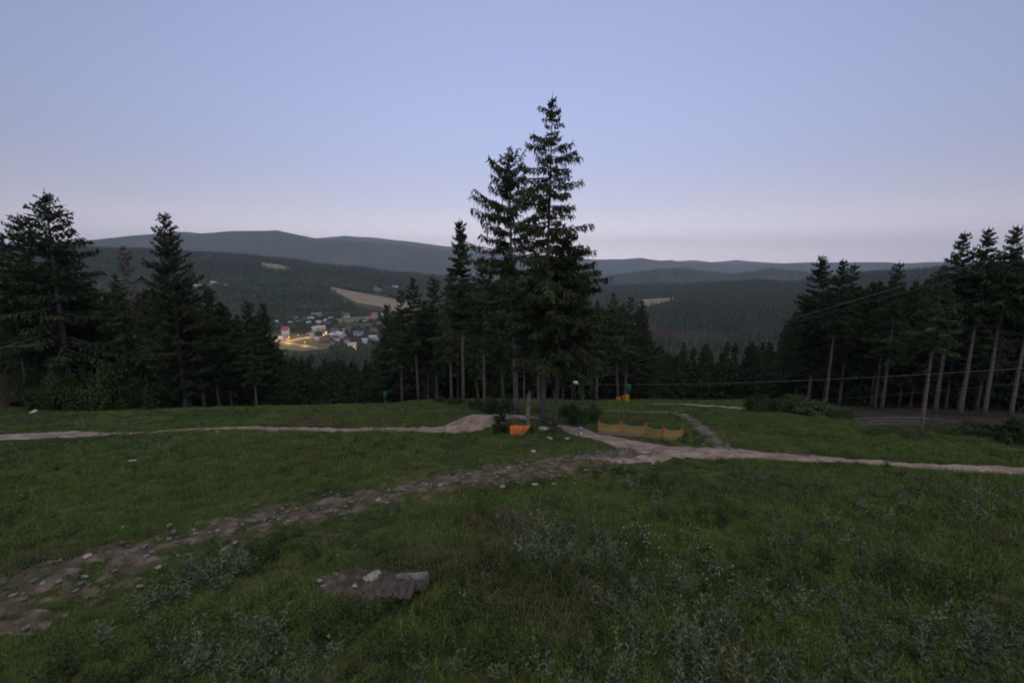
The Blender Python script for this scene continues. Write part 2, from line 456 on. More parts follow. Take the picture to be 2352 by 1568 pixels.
# the jump lifts the trail, so its line is read from the ground without the jump
_GZ = GZ.copy()
k_ = sstep(-5.2, -2.4, GX) * (1 - sstep(1.0, 4.2, GX)); GZ -= .80 * k_ * np.exp(-((GY - 30.8 - .05 * GX) / 1.25) ** 4) * (np.hypot(GX, GY) < 75)
_pts = [gpt(u, v) for u, v, _ in trail]
GZ[:] = _GZ
_g = gpt
_it = iter(_pts)
gpt = lambda u, v: next(_it)
strip('bike_trail', trail, 'dirt', 'pale packed dirt bike trail crossing the slope past the spruces', lift=.08, edge=-.13, nz=.04, nscale=.35)
gpt = _g
strip('gravel_track', [(-460, 1610, 6.2), (-160, 1475, 6.2), (0, 1400, 5.9), (150, 1338, 5.3), (300, 1283, 4.7), (450, 1238, 4.3), (600, 1197, 4.1), (750, 1166, 3.8), (870, 1140, 3.6), (1000, 1116, 3.5), (1150, 1090, 3.8), (1280, 1066, 4.1), (1400, 1046, 3.5), (1480, 1036, 2.7)], 'track', 'worn stony track curving up from the bottom left to the trail', lift=.035, edge=-.13, nz=.085, nscale=.45, soft=True)
strip('worn_patch', [(1330, 1052, 1.5), (1420, 1056, 2.0), (1500, 1052, 2.2), (1570, 1046, 1.4)], 'dirt', 'bare stony patch beside the trail junction', lift=.04, edge=-.13, nz=.07, nscale=.4, soft=True)
strip('side_path', [(1680, 1040, 1.6), (1650, 1018, 1.3), (1618, 990, 1.2), (1590, 968, 1.2), (1568, 953, 1.2)], 'track', 'faint side path climbing away behind the netting', lift=.02, edge=-.12, nz=.09)
strip('piste_path', [(1470, 929, 1.4), (1540, 928.5, 1.6), (1610, 931, 1.8), (1660, 935, 1.8), (1720, 941, 1.2)], 'dirt', 'pale path crossing the far end of the clearing', lift=.08, edge=-.12, nz=.04)
strip('grass_path', [(1390, 945, .9), (1470, 947, .9), (1560, 951, 1.0)], 'track', 'thin worn line in the grass behind the netting', lift=.01, edge=-.12, nz=.08)

# ------------------------------------------------------------------ tree generator
def unit(a):
    return a / (np.linalg.norm(a, axis=-1, keepdims=True) + 1e-9)
class Leaves:
    """diamond-shaped sprays: start, direction*length, width."""
    def __init__(s):
        s.P, s.D, s.W = [], [], []
    def add(s, P, D, W):
        s.P.append(np.atleast_2d(P)); s.D.append(np.atleast_2d(D)); s.W.append(np.atleast_1d(W) * np.ones(len(np.atleast_2d(P))))
    def mesh(s, name, material, g):
        P, D, W = np.concatenate(s.P), np.concatenate(s.D), np.concatenate(s.W)
        side = unit(np.cross(D, unit(g.normal(size=D.shape)))) * (W / 2)[:, None]
        b = P + .42 * D
        Vv = np.stack([P, b + side, P + D, b - side], 1).reshape(-1, 3)
        return mesh_np(name, Vv, np.arange(len(Vv)).reshape(-1, 4), material)

def spruce(seed, Ht, base, prof, spacing=.42, nper=6, den=7.0, hang=.34, blade=.085, e_top=35, e_low=-14, sag=.22, up=.24, skip=.1, jit=.3, rad=.0088,
           wood_branches=True, dead=14, foliage='spruce', bend=.12, tip=True):
    """Norway spruce: tapered trunk, whorls of boughs that sag and turn up, pendulous sprays."""
    g = np.random.default_rng(seed)
    tb = MB(); lv = Leaves()
    zs = np.linspace(0, Ht, 15)
    ph = g.random(2) * 6.28
    cx = lambda z: bend * np.sin(z / Ht * 3.1 + ph[0]) * (z / Ht) - 0
    cy = lambda z: bend * np.sin(z / Ht * 2.7 + ph[1]) * (z / Ht)
    r0 = rad * Ht
    rr_ = r0 * (1 - zs / Ht) ** .85 + .012
    rr_[0] *= 1.35; rr_[1] *= 1.02
    tb.tube([(cx(z), cy(z), z - (.35 if i == 0 else 0)) for i, z in enumerate(zs)], rr_, 9)
    z = base * Ht
    while z < Ht * .985:
        f = (z - base * Ht) / (Ht * (1 - base))
        Rz = prof(f) * Ht
        k = max(3, int(round(nper * (1 if f < .85 else .75) + g.normal() * .7)))
        wm = math.exp(g.normal() * jit * .5)
        a0 = g.random() * 6.28
        for q in range(k):
            if g.random() < skip:
                continue
            az = a0 + q * 6.283 / k + g.normal() * .25
            L = max(.15, Rz * min(1.38, wm * math.exp(g.normal() * jit * .6)))
            el = R(e_low + (e_top - e_low) * f ** 1.6 + g.normal() * 7)
            dx, dy = math.cos(az), math.sin(az)
            t = np.linspace(0, 1, 7)
            s_ = sag * (1.1 - f) * (.8 + .5 * g.random()); u_ = up * (.7 + .6 * g.random()) * (1.05 - .5 * f)
            wob = g.normal() * .06 * L
            zz_ = z + g.normal() * .12 + L * (math.tan(el) * t - s_ * t ** 1.6 + u_ * t ** 3.2)
            hx = L * t * math.cos(el * .6)
            px = cx(z) + hx * dx - wob * np.sin(3 * t) * dy
            py = cy(z) + hx * dy + wob * np.sin(3 * t) * dx
            B = np.stack([px, py, zz_], 1)
            if wood_branches:
                tb.tube([tuple(b) for b in B[::2]], [.012 + .011 * L, .009 + .007 * L, .006 + .004 * L, .004], 3, cap=False)
            m = max(4, int(L * den))
            ts = .10 + .90 * (np.arange(m) + g.random(m)) / m
            C = np.stack([np.interp(ts, t, B[:, i]) for i in range(3)], 1)
            T = unit(np.stack([np.interp(np.minimum(ts + .05, 1), t, B[:, i]) - np.interp(ts - .05, t, B[:, i]) for i in range(3)], 1))
            side = unit(np.cross(T, [0, 0, 1.]))
            env = np.minimum(1, ts * 3.2) * (1.02 - ts) ** .55
            for sg in (-1, 1):
                l1 = (.10 + .36 * L * env) * (.55 + .7 * g.random(m)) * .8
                d1 = unit(side * sg + T * (.55 + .3 * g.random((m, 1))) + np.array([0, 0, -1.]) * (.15 + .35 * g.random((m, 1))))
                lv.add(C, d1 * l1[:, None], blade * (.8 + .6 * g.random(m)))
                for kk in range(2):                                  # hanging sprays on each side twig
                    w = .25 + .7 * g.random(m)
                    Q = C + d1 * (l1 * w)[:, None]
                    dn = unit(np.array([0, 0, -1.]) + .35 * g.normal(size=(m, 3)) + .25 * T)
                    lv.add(Q, dn * (hang * (.35 + .9 * g.random(m)) * np.minimum(1, .35 + L * .35))[:, None], blade * (.75 + .6 * g.random(m)))
            dn = unit(np.array([0, 0, -1.]) + .3 * g.normal(size=(m, 3)))
            lv.add(C, dn * (hang * (.5 + .9 * g.random(m)) * np.minimum(1, .35 + L * .35))[:, None], blade)
            fw = unit(T + .45 * g.normal(size=(m, 3)) + np.array([0, 0, .25]))
            lv.add(C, fw * (.16 + .12 * g.random(m))[:, None], blade * .9)
        z += spacing * (.75 + .5 * g.random()) * (1.0 if f < .8 else .6)
    if tip:
        zt = Ht * (.93 + .085 * g.random(70))
        P = np.stack([cx(zt), cy(zt), zt], 1)
        lv.add(P, unit(g.normal(size=(70, 3)) * np.array([1, 1, .5]) + np.array([0, 0, .7])) * (.28 * (1.05 - (zt / Ht - .93) / .085))[:, None], blade)
    for _ in range(dead):                                            # snapped dry twigs below the crown
        zz_ = Ht * (.12 + (base - .1) * g.random()); az = g.random() * 6.28; L = .3 + 1.0 * g.random()
        tb.tube([(cx(zz_), cy(zz_), zz_), (L * .6 * math.cos(az), L * .6 * math.sin(az), zz_ - .1 * L), (L * math.cos(az), L * math.sin(az), zz_ - .3 * L)], [.016, .01, .004], 3, cap=False)
    return tb, lv.mesh('crown', M[foliage], g) if lv.P else None

def tb_mesh(tb, material):
    me = bpy.data.meshes.new('trunk'); me.from_pydata(tb.v, [], tb.f); me.materials.append(material)
    me.polygons.foreach_set('use_smooth', np.ones(len(me.polygons), bool)); me.update()
    return me

conic = lambda w, e=.8: (lambda f: w * (1 - f) ** e * min(1, .55 + 2.2 * f) + .006)
PROTO = {}
def proto(key, *a, bark='bark', **k):
    tb, cr_ = spruce(*a, **k)
    PROTO[key] = (tb_mesh(tb, M[bark]), cr_, a[1])
def hero_prof(f):
    return np.interp(f, [0, .1, .2, .3, .42, .50, .56, .68, .80, .86, .93, .96, 1], [.085, .115, .132, .122, .12, .112, .082, .078, .074, .030, .034, .012, .009])
def second_prof(f):
    return np.interp(f, [0, .15, .35, .6, .8, .93, 1], [.07, .12, .14, .13, .085, .05, .02])
proto('hero', 11, 20.2, .24, hero_prof, spacing=.44, nper=5, den=8, hang=.42, blade=.078, e_top=16, e_low=-10, jit=.44, skip=.17, sag=.18, up=.16)
proto('second', 23, 17.0, .36, second_prof, spacing=.46, nper=5, den=8, hang=.42, blade=.08, e_top=38, e_low=-6, jit=.42, skip=.17, up=.32)
proto('partner', 31, 13.0, .37, lambda f: np.interp(f, [0, .15, .5, .8, 1], [.15, .215, .205, .12, .02]), spacing=.38, nper=7, den=8, hang=.42, blade=.08, e_top=16, e_low=-20, jit=.25, skip=.12)
proto('slim', 41, 19.0, .44, conic(.075, .5), spacing=.36, nper=6, den=10, hang=.36, blade=.10, jit=.30, skip=.1)
proto('tall_bare', 53, 18.0, .44, conic(.145, .85), spacing=.48, nper=5, den=7.5, hang=.4, blade=.092, jit=.35, skip=.12, dead=26)
proto('tall_bare_b', 59, 18.0, .38, conic(.135, .8), spacing=.5, nper=5, den=7.5, hang=.4, blade=.092, jit=.45, skip=.18, dead=26)
proto('high_crown', 57, 18.0, .54, conic(.125, .9), spacing=.42, nper=6, den=7.5, hang=.42, blade=.092, e_top=42, e_low=-12, jit=.26, skip=.12, dead=40)
proto('full', 61, 18.0, .08, conic(.165, .72), spacing=.46, nper=6, den=7.5, hang=.36, blade=.092, e_top=40, e_low=8, sag=.10, up=.22, jit=.28, skip=.08)
proto('medium', 67, 17.0, .26, conic(.15, .7), spacing=.46, nper=6, den=7.5, hang=.38, blade=.092, jit=.35, skip=.1)
proto('medium_b', 71, 17.0, .20, conic(.17, .8), spacing=.46, nper=5, den=7.5, hang=.4, blade=.092, jit=.4, skip=.12)
proto('sapling', 73, 2.2, .04, conic(.36, .8), spacing=.16, nper=7, den=16, hang=.12, blade=.06, dead=0, e_low=6, e_top=40, rad=.014, bend=.02)
proto('dead', 79, 16.0, .25, conic(.085, .6), spacing=.42, nper=4, den=2.2, hang=.3, blade=.05, jit=.5, skip=.25, foliage='spruce_dry', bark='deadwood', dead=20, tip=False)

def spruce_tree(u_top, v_top, y, key, label, u_base=None, group=None, rz=None, wide=1.12, name='spruce_tree'):
    wood, leaf, h0 = PROTO[key]
    zt = z_for_v(y, v_top)
    xt = (u_top - 1176) / F * (y * fwd[1] + (zt - CAM_Z) * fwd[2])
    b = at_depth(u_base, y) if u_base is not None else Vector((xt, y, Hf(xt, y)))
    Ht = zt - b.z
    o = empty(name, (b.x, b.y, b.z))
    q = Vector((xt - b.x, 0, Ht)).to_track_quat('Z', 'Y')
    o.rotation_mode = 'QUATERNION'
    o.rotation_quaternion = q @ Matrix.Rotation(random.random() * 6.28 if rz is None else rz, 3, 'Z').to_quaternion()
    s = Ht / h0
    o.scale = (s * wide, s * wide, s)
    link('trunk', wood, o)
    if leaf:
        link('crown', leaf, o)
    tag(o, label, 'tree', group)
    return o
GC, GL, GR = 'spruces of the middle clump', 'spruces at the left edge of the clearing', 'spruces at the right edge of the clearing'
spruce_tree(1266, 222, 30.2, 'hero', 'tallest spruce in the middle of the slope with a thin spire top', 1247, GC, rz=.4, wide=.95)
spruce_tree(1304, 540, 30.6, 'partner', 'broad spruce sharing the crown of the tallest spruce, trunk just right of it', 1274, GC, rz=1.2, wide=1.22)
spruce_tree(1165, 352, 38, 'second', 'second tallest spruce of the middle clump with upturned bough ends', 1187, GC, rz=2.0)
spruce_tree(1058, 507, 57, 'slim', 'slim narrow-crowned spruce standing left of the two tallest', 1064, GC, rz=.2, wide=1.0)
spruce_tree(1104, 590, 46, 'tall_bare', 'straight spruce between the slim spruce and the second tallest one', 1113, GC)
spruce_tree(1142, 640, 52, 'tall_bare_b', 'thin spruce hidden behind the second tallest spruce', 1157, GC)
spruce_tree(1232, 590, 39.5, 'tall_bare', 'dark spruce trunk directly behind the tallest spruce', 1237, GC)
spruce_tree(1030, 612, 66, 'tall_bare_b', 'spruce immediately left of the slim spruce, bare lower trunk', 1037, GC)
spruce_tree(996, 634, 73, 'medium', 'spruce with a pale pointed top, third tree left of the slim spruce', 1003, GC)
spruce_tree(975, 690, 75, 'tall_bare', 'short spruce half hidden between two pointed ones left of the slim spruce', 984, GC)
spruce_tree(947, 637, 70, 'tall_bare', 'pointed spruce with a bare grey trunk, second from the clump\'s left end', 961, GC)
spruce_tree(917, 664, 71, 'tall_bare_b', 'bare-trunked spruce at the left end of the middle clump', 924, GC)
spruce_tree(889, 700, 77, 'full', 'bushy spruce behind the left end of the middle clump above the green cover', None, GC)
spruce_tree(1344, 660, 50, 'medium_b', 'dark bushy spruce right behind the boughs of the tallest spruce', None, GC)
spruce_tree(1372, 690, 64, 'tall_bare', 'spruce between the tallest spruce and the brighter orange pads', 1371, GC)
spruce_tree(1408, 672, 64, 'tall_bare', 'spruce whose trunk wears the left orange pad', 1420, GC)
spruce_tree(1447, 680, 65, 'tall_bare_b', 'spruce whose trunk wears the orange pad beside the yellow one', 1435, GC)
spruce_tree(1429, 696, 79, 'medium', 'spruce behind the two padded trunks', None, GC)
spruce_tree(1473, 690, 76, 'full', 'dense dark spruce at the right end of the middle clump', None, GC)
spruce_tree(1490, 760, 80, 'full', 'low dark spruce leaning out beside the right end of the clump', None, GC)
spruce_tree(1150, 934, 28.8, 'sapling', 'small bushy spruce sapling growing on the trail jump', None, rz=.5, wide=1.2, name='spruce_sapling')
spruce_tree(1222, 978, 28.5, 'sapling', 'tiny spruce sapling just right of the orange plastic mat', None, rz=1.5, wide=1.2, name='spruce_sapling')

spruce_tree(94, 439, 47, 'medium_b', 'tallest spruce on the left with a crooked broken-looking top', None, GL, wide=1.5)
spruce_tree(44, 494, 50, 'medium', 'spruce just left of the tallest one on the left side', None, GL, wide=1.4)
spruce_tree(2, 538, 46, 'tall_bare', 'spruce cut by the left picture edge with a bare trunk', None, GL)
spruce_tree(132, 560, 52, 'medium', 'dark spruce on the right flank of the tallest left-hand one', None, GL, wide=1.6)
spruce_tree(175, 640, 55, 'medium_b', 'lower spruce between the big left trees and the gap to the hills', None, GL, wide=1.4)
spruce_tree(264, 630, 49, 'tall_bare', 'spruce with a stubby blunt crown left of the lone broad spruce', None, GL)
spruce_tree(283, 562, 53, 'dead', 'bare grey dead spruce standing against the far hill', None, GL, name='dead_spruce')
spruce_tree(375, 492, 46.5, 'full', 'broad spruce with upswept boughs, tallest between left edge and village', None, GL, rz=.8, wide=1.15)
spruce_tree(432, 600, 49, 'dead', 'thin grey dead spruce at the right flank of the broad spruce', None, GL, name='dead_spruce')
spruce_tree(474, 655, 50, 'medium', 'spruce next to the right of the broad upswept one', None, GL)
spruce_tree(508, 690, 51, 'medium_b', 'shorter spruce, second to the right of the broad upswept one', None, GL)
spruce_tree(567, 688, 51, 'medium', 'left one of the twin pointed spruces beside the village view', None, GL)
spruce_tree(601, 696, 53, 'full', 'right one of the twin pointed spruces beside the village view', None, GL)
spruce_tree(632, 790, 58, 'medium_b', 'low spruce at the right foot of the twin pointed spruces', None, GL)
spruce_tree(345, 690, 49, 'tall_bare_b', 'bare-trunked spruce in front of the broad spruce, left side', None, GL)
spruce_tree(405, 650, 47.5, 'tall_bare', 'bare-trunked spruce in front of the broad spruce, right side', None, GL)

spruce_tree(1892, 586, 50, 'medium', 'tall pointed spruce at the left end of the right-hand wood', None, GR)
spruce_tree(1934, 597, 46, 'high_crown', 'spruce with bare grey trunk beside the left-end spruce of the right wood', None, GR)
spruce_tree(1966, 606, 48, 'tall_bare_b', 'third spruce from the left end of the right-hand wood', None, GR)
spruce_tree(1852, 680, 55, 'medium_b', 'lower spruce leaning out left of the right-hand wood', None, GR)
spruce_tree(1818, 735, 60, 'full', 'dark bushy spruce lowest at the left fringe of the right-hand wood', None, GR)
spruce_tree(2070, 602, 43, 'tall_bare_b', 'spruce with a pointed top in the middle of the right-hand wood', None, GR)
spruce_tree(2046, 650, 45, 'high_crown', 'spruce just left of the middle pointed one in the right wood', None, GR)
spruce_tree(2008, 690, 50, 'medium', 'dark low spruce filling the gap in the right-hand wood', None, GR)
spruce_tree(2126, 690, 46, 'medium_b', 'low spruce right of the middle pointed one in the right wood', None, GR)
spruce_tree(2211, 534, 38, 'high_crown', 'left one of the three tall spruces crossed by the thick cable', None, GR)
spruce_tree(2274, 524, 36.5, 'high_crown', 'middle one of the three tall spruces crossed by the thick cable', None, GR)
spruce_tree(2335, 519, 36, 'high_crown', 'right one of the three tall spruces crossed by the thick cable', None, GR)
spruce_tree(2172, 610, 27.6, 'high_crown', 'spruce with a long bare trunk standing in front of the wooden railing', None, GR)
spruce_tree(2300, 600, 41, 'medium', 'dark spruce behind the three tall ones at the right', None, GR)
spruce_tree(2395, 545, 35, 'high_crown', 'spruce cut by the right picture edge, bare trunk', None, GR)
spruce_tree(2248, 640, 43, 'medium_b', 'lower dark spruce between the tall ones at the right', None, GR)

# ------------------------------------------------------------------ scattered vegetation (geometry nodes, one object each)
def scatter(name, pts, rot, scl, idx, protos, label, category, kind='stuff', tilt=None):
    me = bpy.data.meshes.new(name)
    me.vertices.add(len(pts)); me.vertices.foreach_set('co', np.asarray(pts, np.float32).ravel())
    for nm, arr, ty in (('rotz', rot, 'FLOAT'), ('scl', scl, 'FLOAT'), ('pick', idx, 'INT')):
        at_ = me.attributes.new(nm, ty, 'POINT')
        at_.data.foreach_set('value', np.asarray(arr, np.float32 if ty == 'FLOAT' else np.int32))
    o = link(name, me)
    pc = bpy.data.collections.new(name + '_kinds')
    for k, (nm, d) in enumerate(protos):
        link('%02d_%s' % (k, nm), d, col=pc)
    ng = bpy.data.node_groups.new(name, 'GeometryNodeTree')
    ng.interface.new_socket('Geometry', in_out='INPUT', socket_type='NodeSocketGeometry')
    ng.interface.new_socket('Geometry', in_out='OUTPUT', socket_type='NodeSocketGeometry')
    N, L = ng.nodes, ng.links
    gi, go = N.new('NodeGroupInput'), N.new('NodeGroupOutput')
    ip = N.new('GeometryNodeInstanceOnPoints')
    ci = N.new('GeometryNodeCollectionInfo'); ci.inputs['Collection'].default_value = pc
    ci.inputs['Separate Children'].default_value = True; ci.inputs['Reset Children'].default_value = True
    def attr(nm, ty):
        q = N.new('GeometryNodeInputNamedAttribute'); q.data_type = ty; q.inputs[0].default_value = nm; return q.outputs[0]
    cx_ = N.new('ShaderNodeCombineXYZ'); L.new(attr('rotz', 'FLOAT'), cx_.inputs[2])
    L.new(gi.outputs[0], ip.inputs['Points']); L.new(ci.outputs[0], ip.inputs['Instance'])
    ip.inputs['Pick Instance'].default_value = True
    L.new(attr('pick', 'INT'), ip.inputs['Instance Index']); L.new(cx_.outputs[0], ip.inputs['Rotation']); L.new(attr('scl', 'FLOAT'), ip.inputs['Scale'])
    L.new(ip.outputs[0], go.inputs[0])
    o.modifiers.new('scatter', 'NODES').node_group = ng
    return tag(o, label, category, kind=kind)

def join(*ms):
    """several meshes into one datablock, keeping materials."""
    bm = bmesh.new(); me = bpy.data.meshes.new('joined')
    for m_ in ms:
        n0 = len(bm.faces); bm.from_mesh(m_)
        k = me.materials.find(m_.materials[0].name)
        if k < 0:
            me.materials.append(m_.materials[0]); k = len(me.materials) - 1
        bm.faces.ensure_lookup_table()
        for f in bm.faces[n0:]:
            f.material_index = k
    bm.to_mesh(me); bm.free()
    return me

def mid_spruce(seed, Ht, base, w):
    tb, c = spruce(seed, Ht, base, conic(w, .75), spacing=.8, nper=5, den=2.6, hang=.55, blade=.30, wood_branches=False, dead=0, jit=.35, skip=.1)
    return join(tb_mesh(tb, M['bark']), c)
mids = [('spruce', mid_spruce(101 + i, 18, b, w)) for i, (b, w) in enumerate([(.12, .16), (.30, .15), (.05, .17), (.38, .14)])]
def far_tree(seed, round_=False, dry=False):
    g = np.random.default_rng(seed); lv = Leaves()
    if round_:
        m = 130; d = unit(g.normal(size=(m, 3))); rr = .55 + .45 * g.random(m)
        P = np.stack([d[:, 0] * 4.2 * rr, d[:, 1] * 4.2 * rr, 7.5 + d[:, 2] * 4.8 * rr], 1)
        lv.add(P, unit(g.normal(size=(m, 3)) + .6 * d) * 2.6, 2.2)
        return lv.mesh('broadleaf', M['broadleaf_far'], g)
    for t in np.linspace(.06, .97, 15):
        k = 7; Rz = 3.3 * (1 - t) ** .85 + .25
        az = g.random() * 6.28 + np.arange(k) * 6.283 / k + g.normal(size=k) * .3
        P = np.stack([np.zeros(k), np.zeros(k), np.full(k, 20 * t + .8)], 1)
        D = np.stack([np.cos(az), np.sin(az), -.35 + g.normal(size=k) * .12], 1) * (Rz * (.75 + .5 * g.random(k)))[:, None]
        lv.add(P, D, 1.3 * (1 - .6 * t)); lv.add(P + [0, 0, -.3], D * .8, 1.2 * (1 - .6 * t))
    P = np.array([[0, 0, 17.5]] * 4); lv.add(P, np.array([[0, 0, 3.2]] * 4), .7)
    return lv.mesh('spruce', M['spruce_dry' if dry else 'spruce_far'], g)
fars = [('spruce', far_tree(201)), ('spruce', far_tree(202)), ('spruce', far_tree(203)), ('broadleaf', far_tree(204, True)), ('broadleaf', far_tree(205, True)), ('dry', far_tree(206, dry=True))]

def in_poly(px, py, poly):
    c = np.zeros(len(px), bool); m = len(poly)
    for i in range(m):
        (x1, y1), (x2, y2) = poly[i], poly[(i + 1) % m]
        cond = ((y1 > py) != (y2 > py)) & (px < (x2 - x1) * (py - y1) / (y2 - y1 + 1e-12) + x1)
        c ^= cond
    return c
FIELDS = [  # (name, picture outline of the clearing, material, label)
    ('hay_field', [(752, 657), (800, 668), (850, 676), (905, 688), (960, 700), (960, 722), (905, 716), (870, 704), (820, 696), (790, 680), (765, 668)], 'field', 'pale mown field on the hillside behind the village'),
    ('upper_field', [(598, 604), (640, 608), (668, 616), (668, 621), (630, 617), (600, 611)], 'field', 'narrow pale clearing high on the left hillside'),
    ('hill_field', [(832, 654), (860, 658), (885, 668), (905, 674), (905, 680), (870, 670), (840, 661)], 'meadow', 'small light clearing above the hay field'),
    ('right_field', [(1466, 689), (1500, 687), (1562, 683), (1562, 686), (1530, 694), (1490, 701), (1466, 702)], 'field', 'pale strip of field in the forest right of the middle clump'),
    ('valley_meadow', [(600, 772), (640, 768), (700, 768), (740, 776), (770, 790), (750, 803), (690, 808), (640, 803), (600, 800)], 'meadow', 'green meadow around the lit road at the edge of the village'),
    ('house_meadow', [(770, 733), (800, 728), (850, 727), (872, 732), (840, 740), (780, 742)], 'meadow', 'small meadow around a dark-roofed house above the village'),
]
# visibility along each line of sight, to leave out trees wholly behind a ridge
EL = (GZ - CAM_Z) / RR[None]
HOR = np.maximum.accumulate(EL, axis=1)
def horizon(x, y, back=1):
    a_ = np.arctan2(x, y); i = np.clip(np.searchsorted(AZ, a_), 0, len(AZ) - 1); j = np.clip(np.searchsorted(RR, np.hypot(x, y)) - back, 0, len(RR) - 1)
    return HOR[i, j]

def sector(r0, r1, s, az=56):
    m = int(R(az) * (r1 * r1 - r0 * r0) / (s * s))
    r = np.sqrt(r0 * r0 + (r1 * r1 - r0 * r0) * rng.random(m)); a_ = R(az) * (2 * rng.random(m) - 1)
    return r * np.sin(a_), r * np.cos(a_)
YMIN = np.array([(-2500, 48), (640, 52), (700, 76), (1340, 79), (1480, 86), (1500, 97), (1690, 94), (1760, 68), (1850, 54), (1960, 45), (2150, 41), (2400, 36), (4800, 32)])
ENV = np.array([(-900, 520), (0, 540), (150, 590), (220, 645), (330, 650), (440, 680), (600, 706), (640, 790), (700, 812), (860, 826), (885, 715), (1050, 700), (1340, 710), (1490, 740), (1505, 780), (1770, 782), (1795, 725), (1850, 665), (1960, 645), (2100, 635), (2200, 590), (2352, 560), (3200, 520)])
def grid_thin(x, y, s):
    key = np.floor(x / s).astype(int) * 100003 + np.floor(y / s).astype(int)
    _, i = np.unique(key, return_index=True)
    return x[i], y[i]
GMAX = np.array([(-2500, 51), (640, 55), (700, 79), (1340, 82), (1480, 89), (1500, 100), (1690, 97), (1740, 66), (1800, 56), (1870, 47), (1950, 33.5), (2150, 30.5), (2250, 27.5), (2400, 26), (4800, 23)])
def forest_floor(u0, u1, dep, label):
    us, ts = np.linspace(u0, u1, 150), np.linspace(-.03, 1, 60)
    P = np.zeros((150, 60, 3))
    for i, u_ in enumerate(us):
        yb = np.interp(u_, GMAX[:, 0], GMAX[:, 1]); yy = yb + dep * ts
        x_ = (u_ - 1176) / F * yy * 1.06
        P[i] = np.stack([x_, yy, H(x_, yy)], 1)
    P[..., 2] += .10 - .22 * sstep(.06, -.03, ts)[None] + .10 * fbm(P[..., 0], P[..., 1], 1.4, 4)
    i_, j_ = np.meshgrid(np.arange(149), np.arange(59), indexing='ij'); k_ = (i_ * 60 + j_).ravel()
    o = link('forest_floor', mesh_np('forest_floor', P.reshape(-1, 3), np.stack([k_, k_ + 60, k_ + 61, k_ + 1], 1), M['litter'], smooth=True))
    tag(o, label, 'forest floor', kind='structure')
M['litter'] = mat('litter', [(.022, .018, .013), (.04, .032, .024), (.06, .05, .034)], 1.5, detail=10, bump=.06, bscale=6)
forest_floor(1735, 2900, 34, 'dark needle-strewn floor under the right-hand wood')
# near wood: 40 to 420 m
xa, ya_ = grid_thin(*sector(38, 170, 1.6, 74), 2.9); xb, yb_ = grid_thin(*sector(170, 420, 2.2, 74), 4.0)
x, y = np.r_[xa, xb], np.r_[ya_, yb_]
z = H(x, y); u, v = project(x, y, z)
ok = (y > np.interp(u, YMIN[:, 0], YMIN[:, 1]) + 2.5 * rng.random(len(x))) & (y > 12)
x, y, z, u = x[ok], y[ok], z[ok], u[ok]
k = (784 - (np.interp(u, ENV[:, 0], ENV[:, 1]) + 45 * rng.random(len(x)) ** 2)) / F
zt = CAM_Z + y * (k * fwd[1] - upv[1]) / (upv[2] - k * fwd[2])
hh = np.minimum(zt - z, 15 + 6 * rng.random(len(x)))
ok = hh > 5.5
x, y, z, hh = x[ok], y[ok], z[ok], hh[ok]
ok = (z + hh - CAM_Z) / np.hypot(x, y) > horizon(x, y) - .01
x, y, z, hh = x[ok], y[ok], z[ok], hh[ok]
scatter('forest', np.stack([x, y, z - .2], 1), rng.random(len(x)) * 6.28, hh / 18, rng.integers(0, 4, len(x)), mids, 'dark spruce wood closing in around the lower edge of the clearing', 'forest')
N_NEAR = len(x)
# far woods
XS, YS = [], []
for r0, r1, s in ((420, 800, 5.0), (800, 1400, 6.5), (1400, 2700, 9.0), (2700, 3600, 13.0), (3600, 5200, 19.0)):
    a_, b_ = sector(r0, r1, s * .8, 66); a_, b_ = grid_thin(a_, b_, s); XS.append(a_); YS.append(b_)
x, y = np.concatenate(XS), np.concatenate(YS)
z = H(x, y); u, v = project(x, y, z); _, v2 = project(x, y, z + 13)
ok = (y > 200) & ((z + 26 - CAM_Z) / np.hypot(x, y) > horizon(x, y) - .004)
for _, poly, _, _ in FIELDS:
    ok &= ~(in_poly(u, v, poly) | in_poly(u, v2, poly))
vill = (u > 600) & (u < 905) & (v > 715) & (v < 812)
ok &= ~(vill & (rng.random(len(x)) < .30))
x, y, z, u, v = x[ok], y[ok], z[ok], u[ok], v[ok]
vill = (u > 560) & (u < 960) & (v > 690) & (v < 830)
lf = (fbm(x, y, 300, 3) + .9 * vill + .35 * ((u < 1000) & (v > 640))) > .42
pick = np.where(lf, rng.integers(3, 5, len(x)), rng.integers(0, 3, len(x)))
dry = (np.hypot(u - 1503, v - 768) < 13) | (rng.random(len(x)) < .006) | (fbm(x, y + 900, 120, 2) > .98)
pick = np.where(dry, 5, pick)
stand = fbm(x + 500, y, 170, 3)
scl = (.75 + .5 * rng.random(len(x))) * np.where(vill, .62, 1.0) * np.where(stand > .3, .55, 1.0) * (1 + .15 * np.clip(stand, -1, 0))
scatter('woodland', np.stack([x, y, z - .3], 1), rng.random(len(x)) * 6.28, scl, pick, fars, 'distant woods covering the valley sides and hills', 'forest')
print('forest', N_NEAR, 'woodland', len(x))

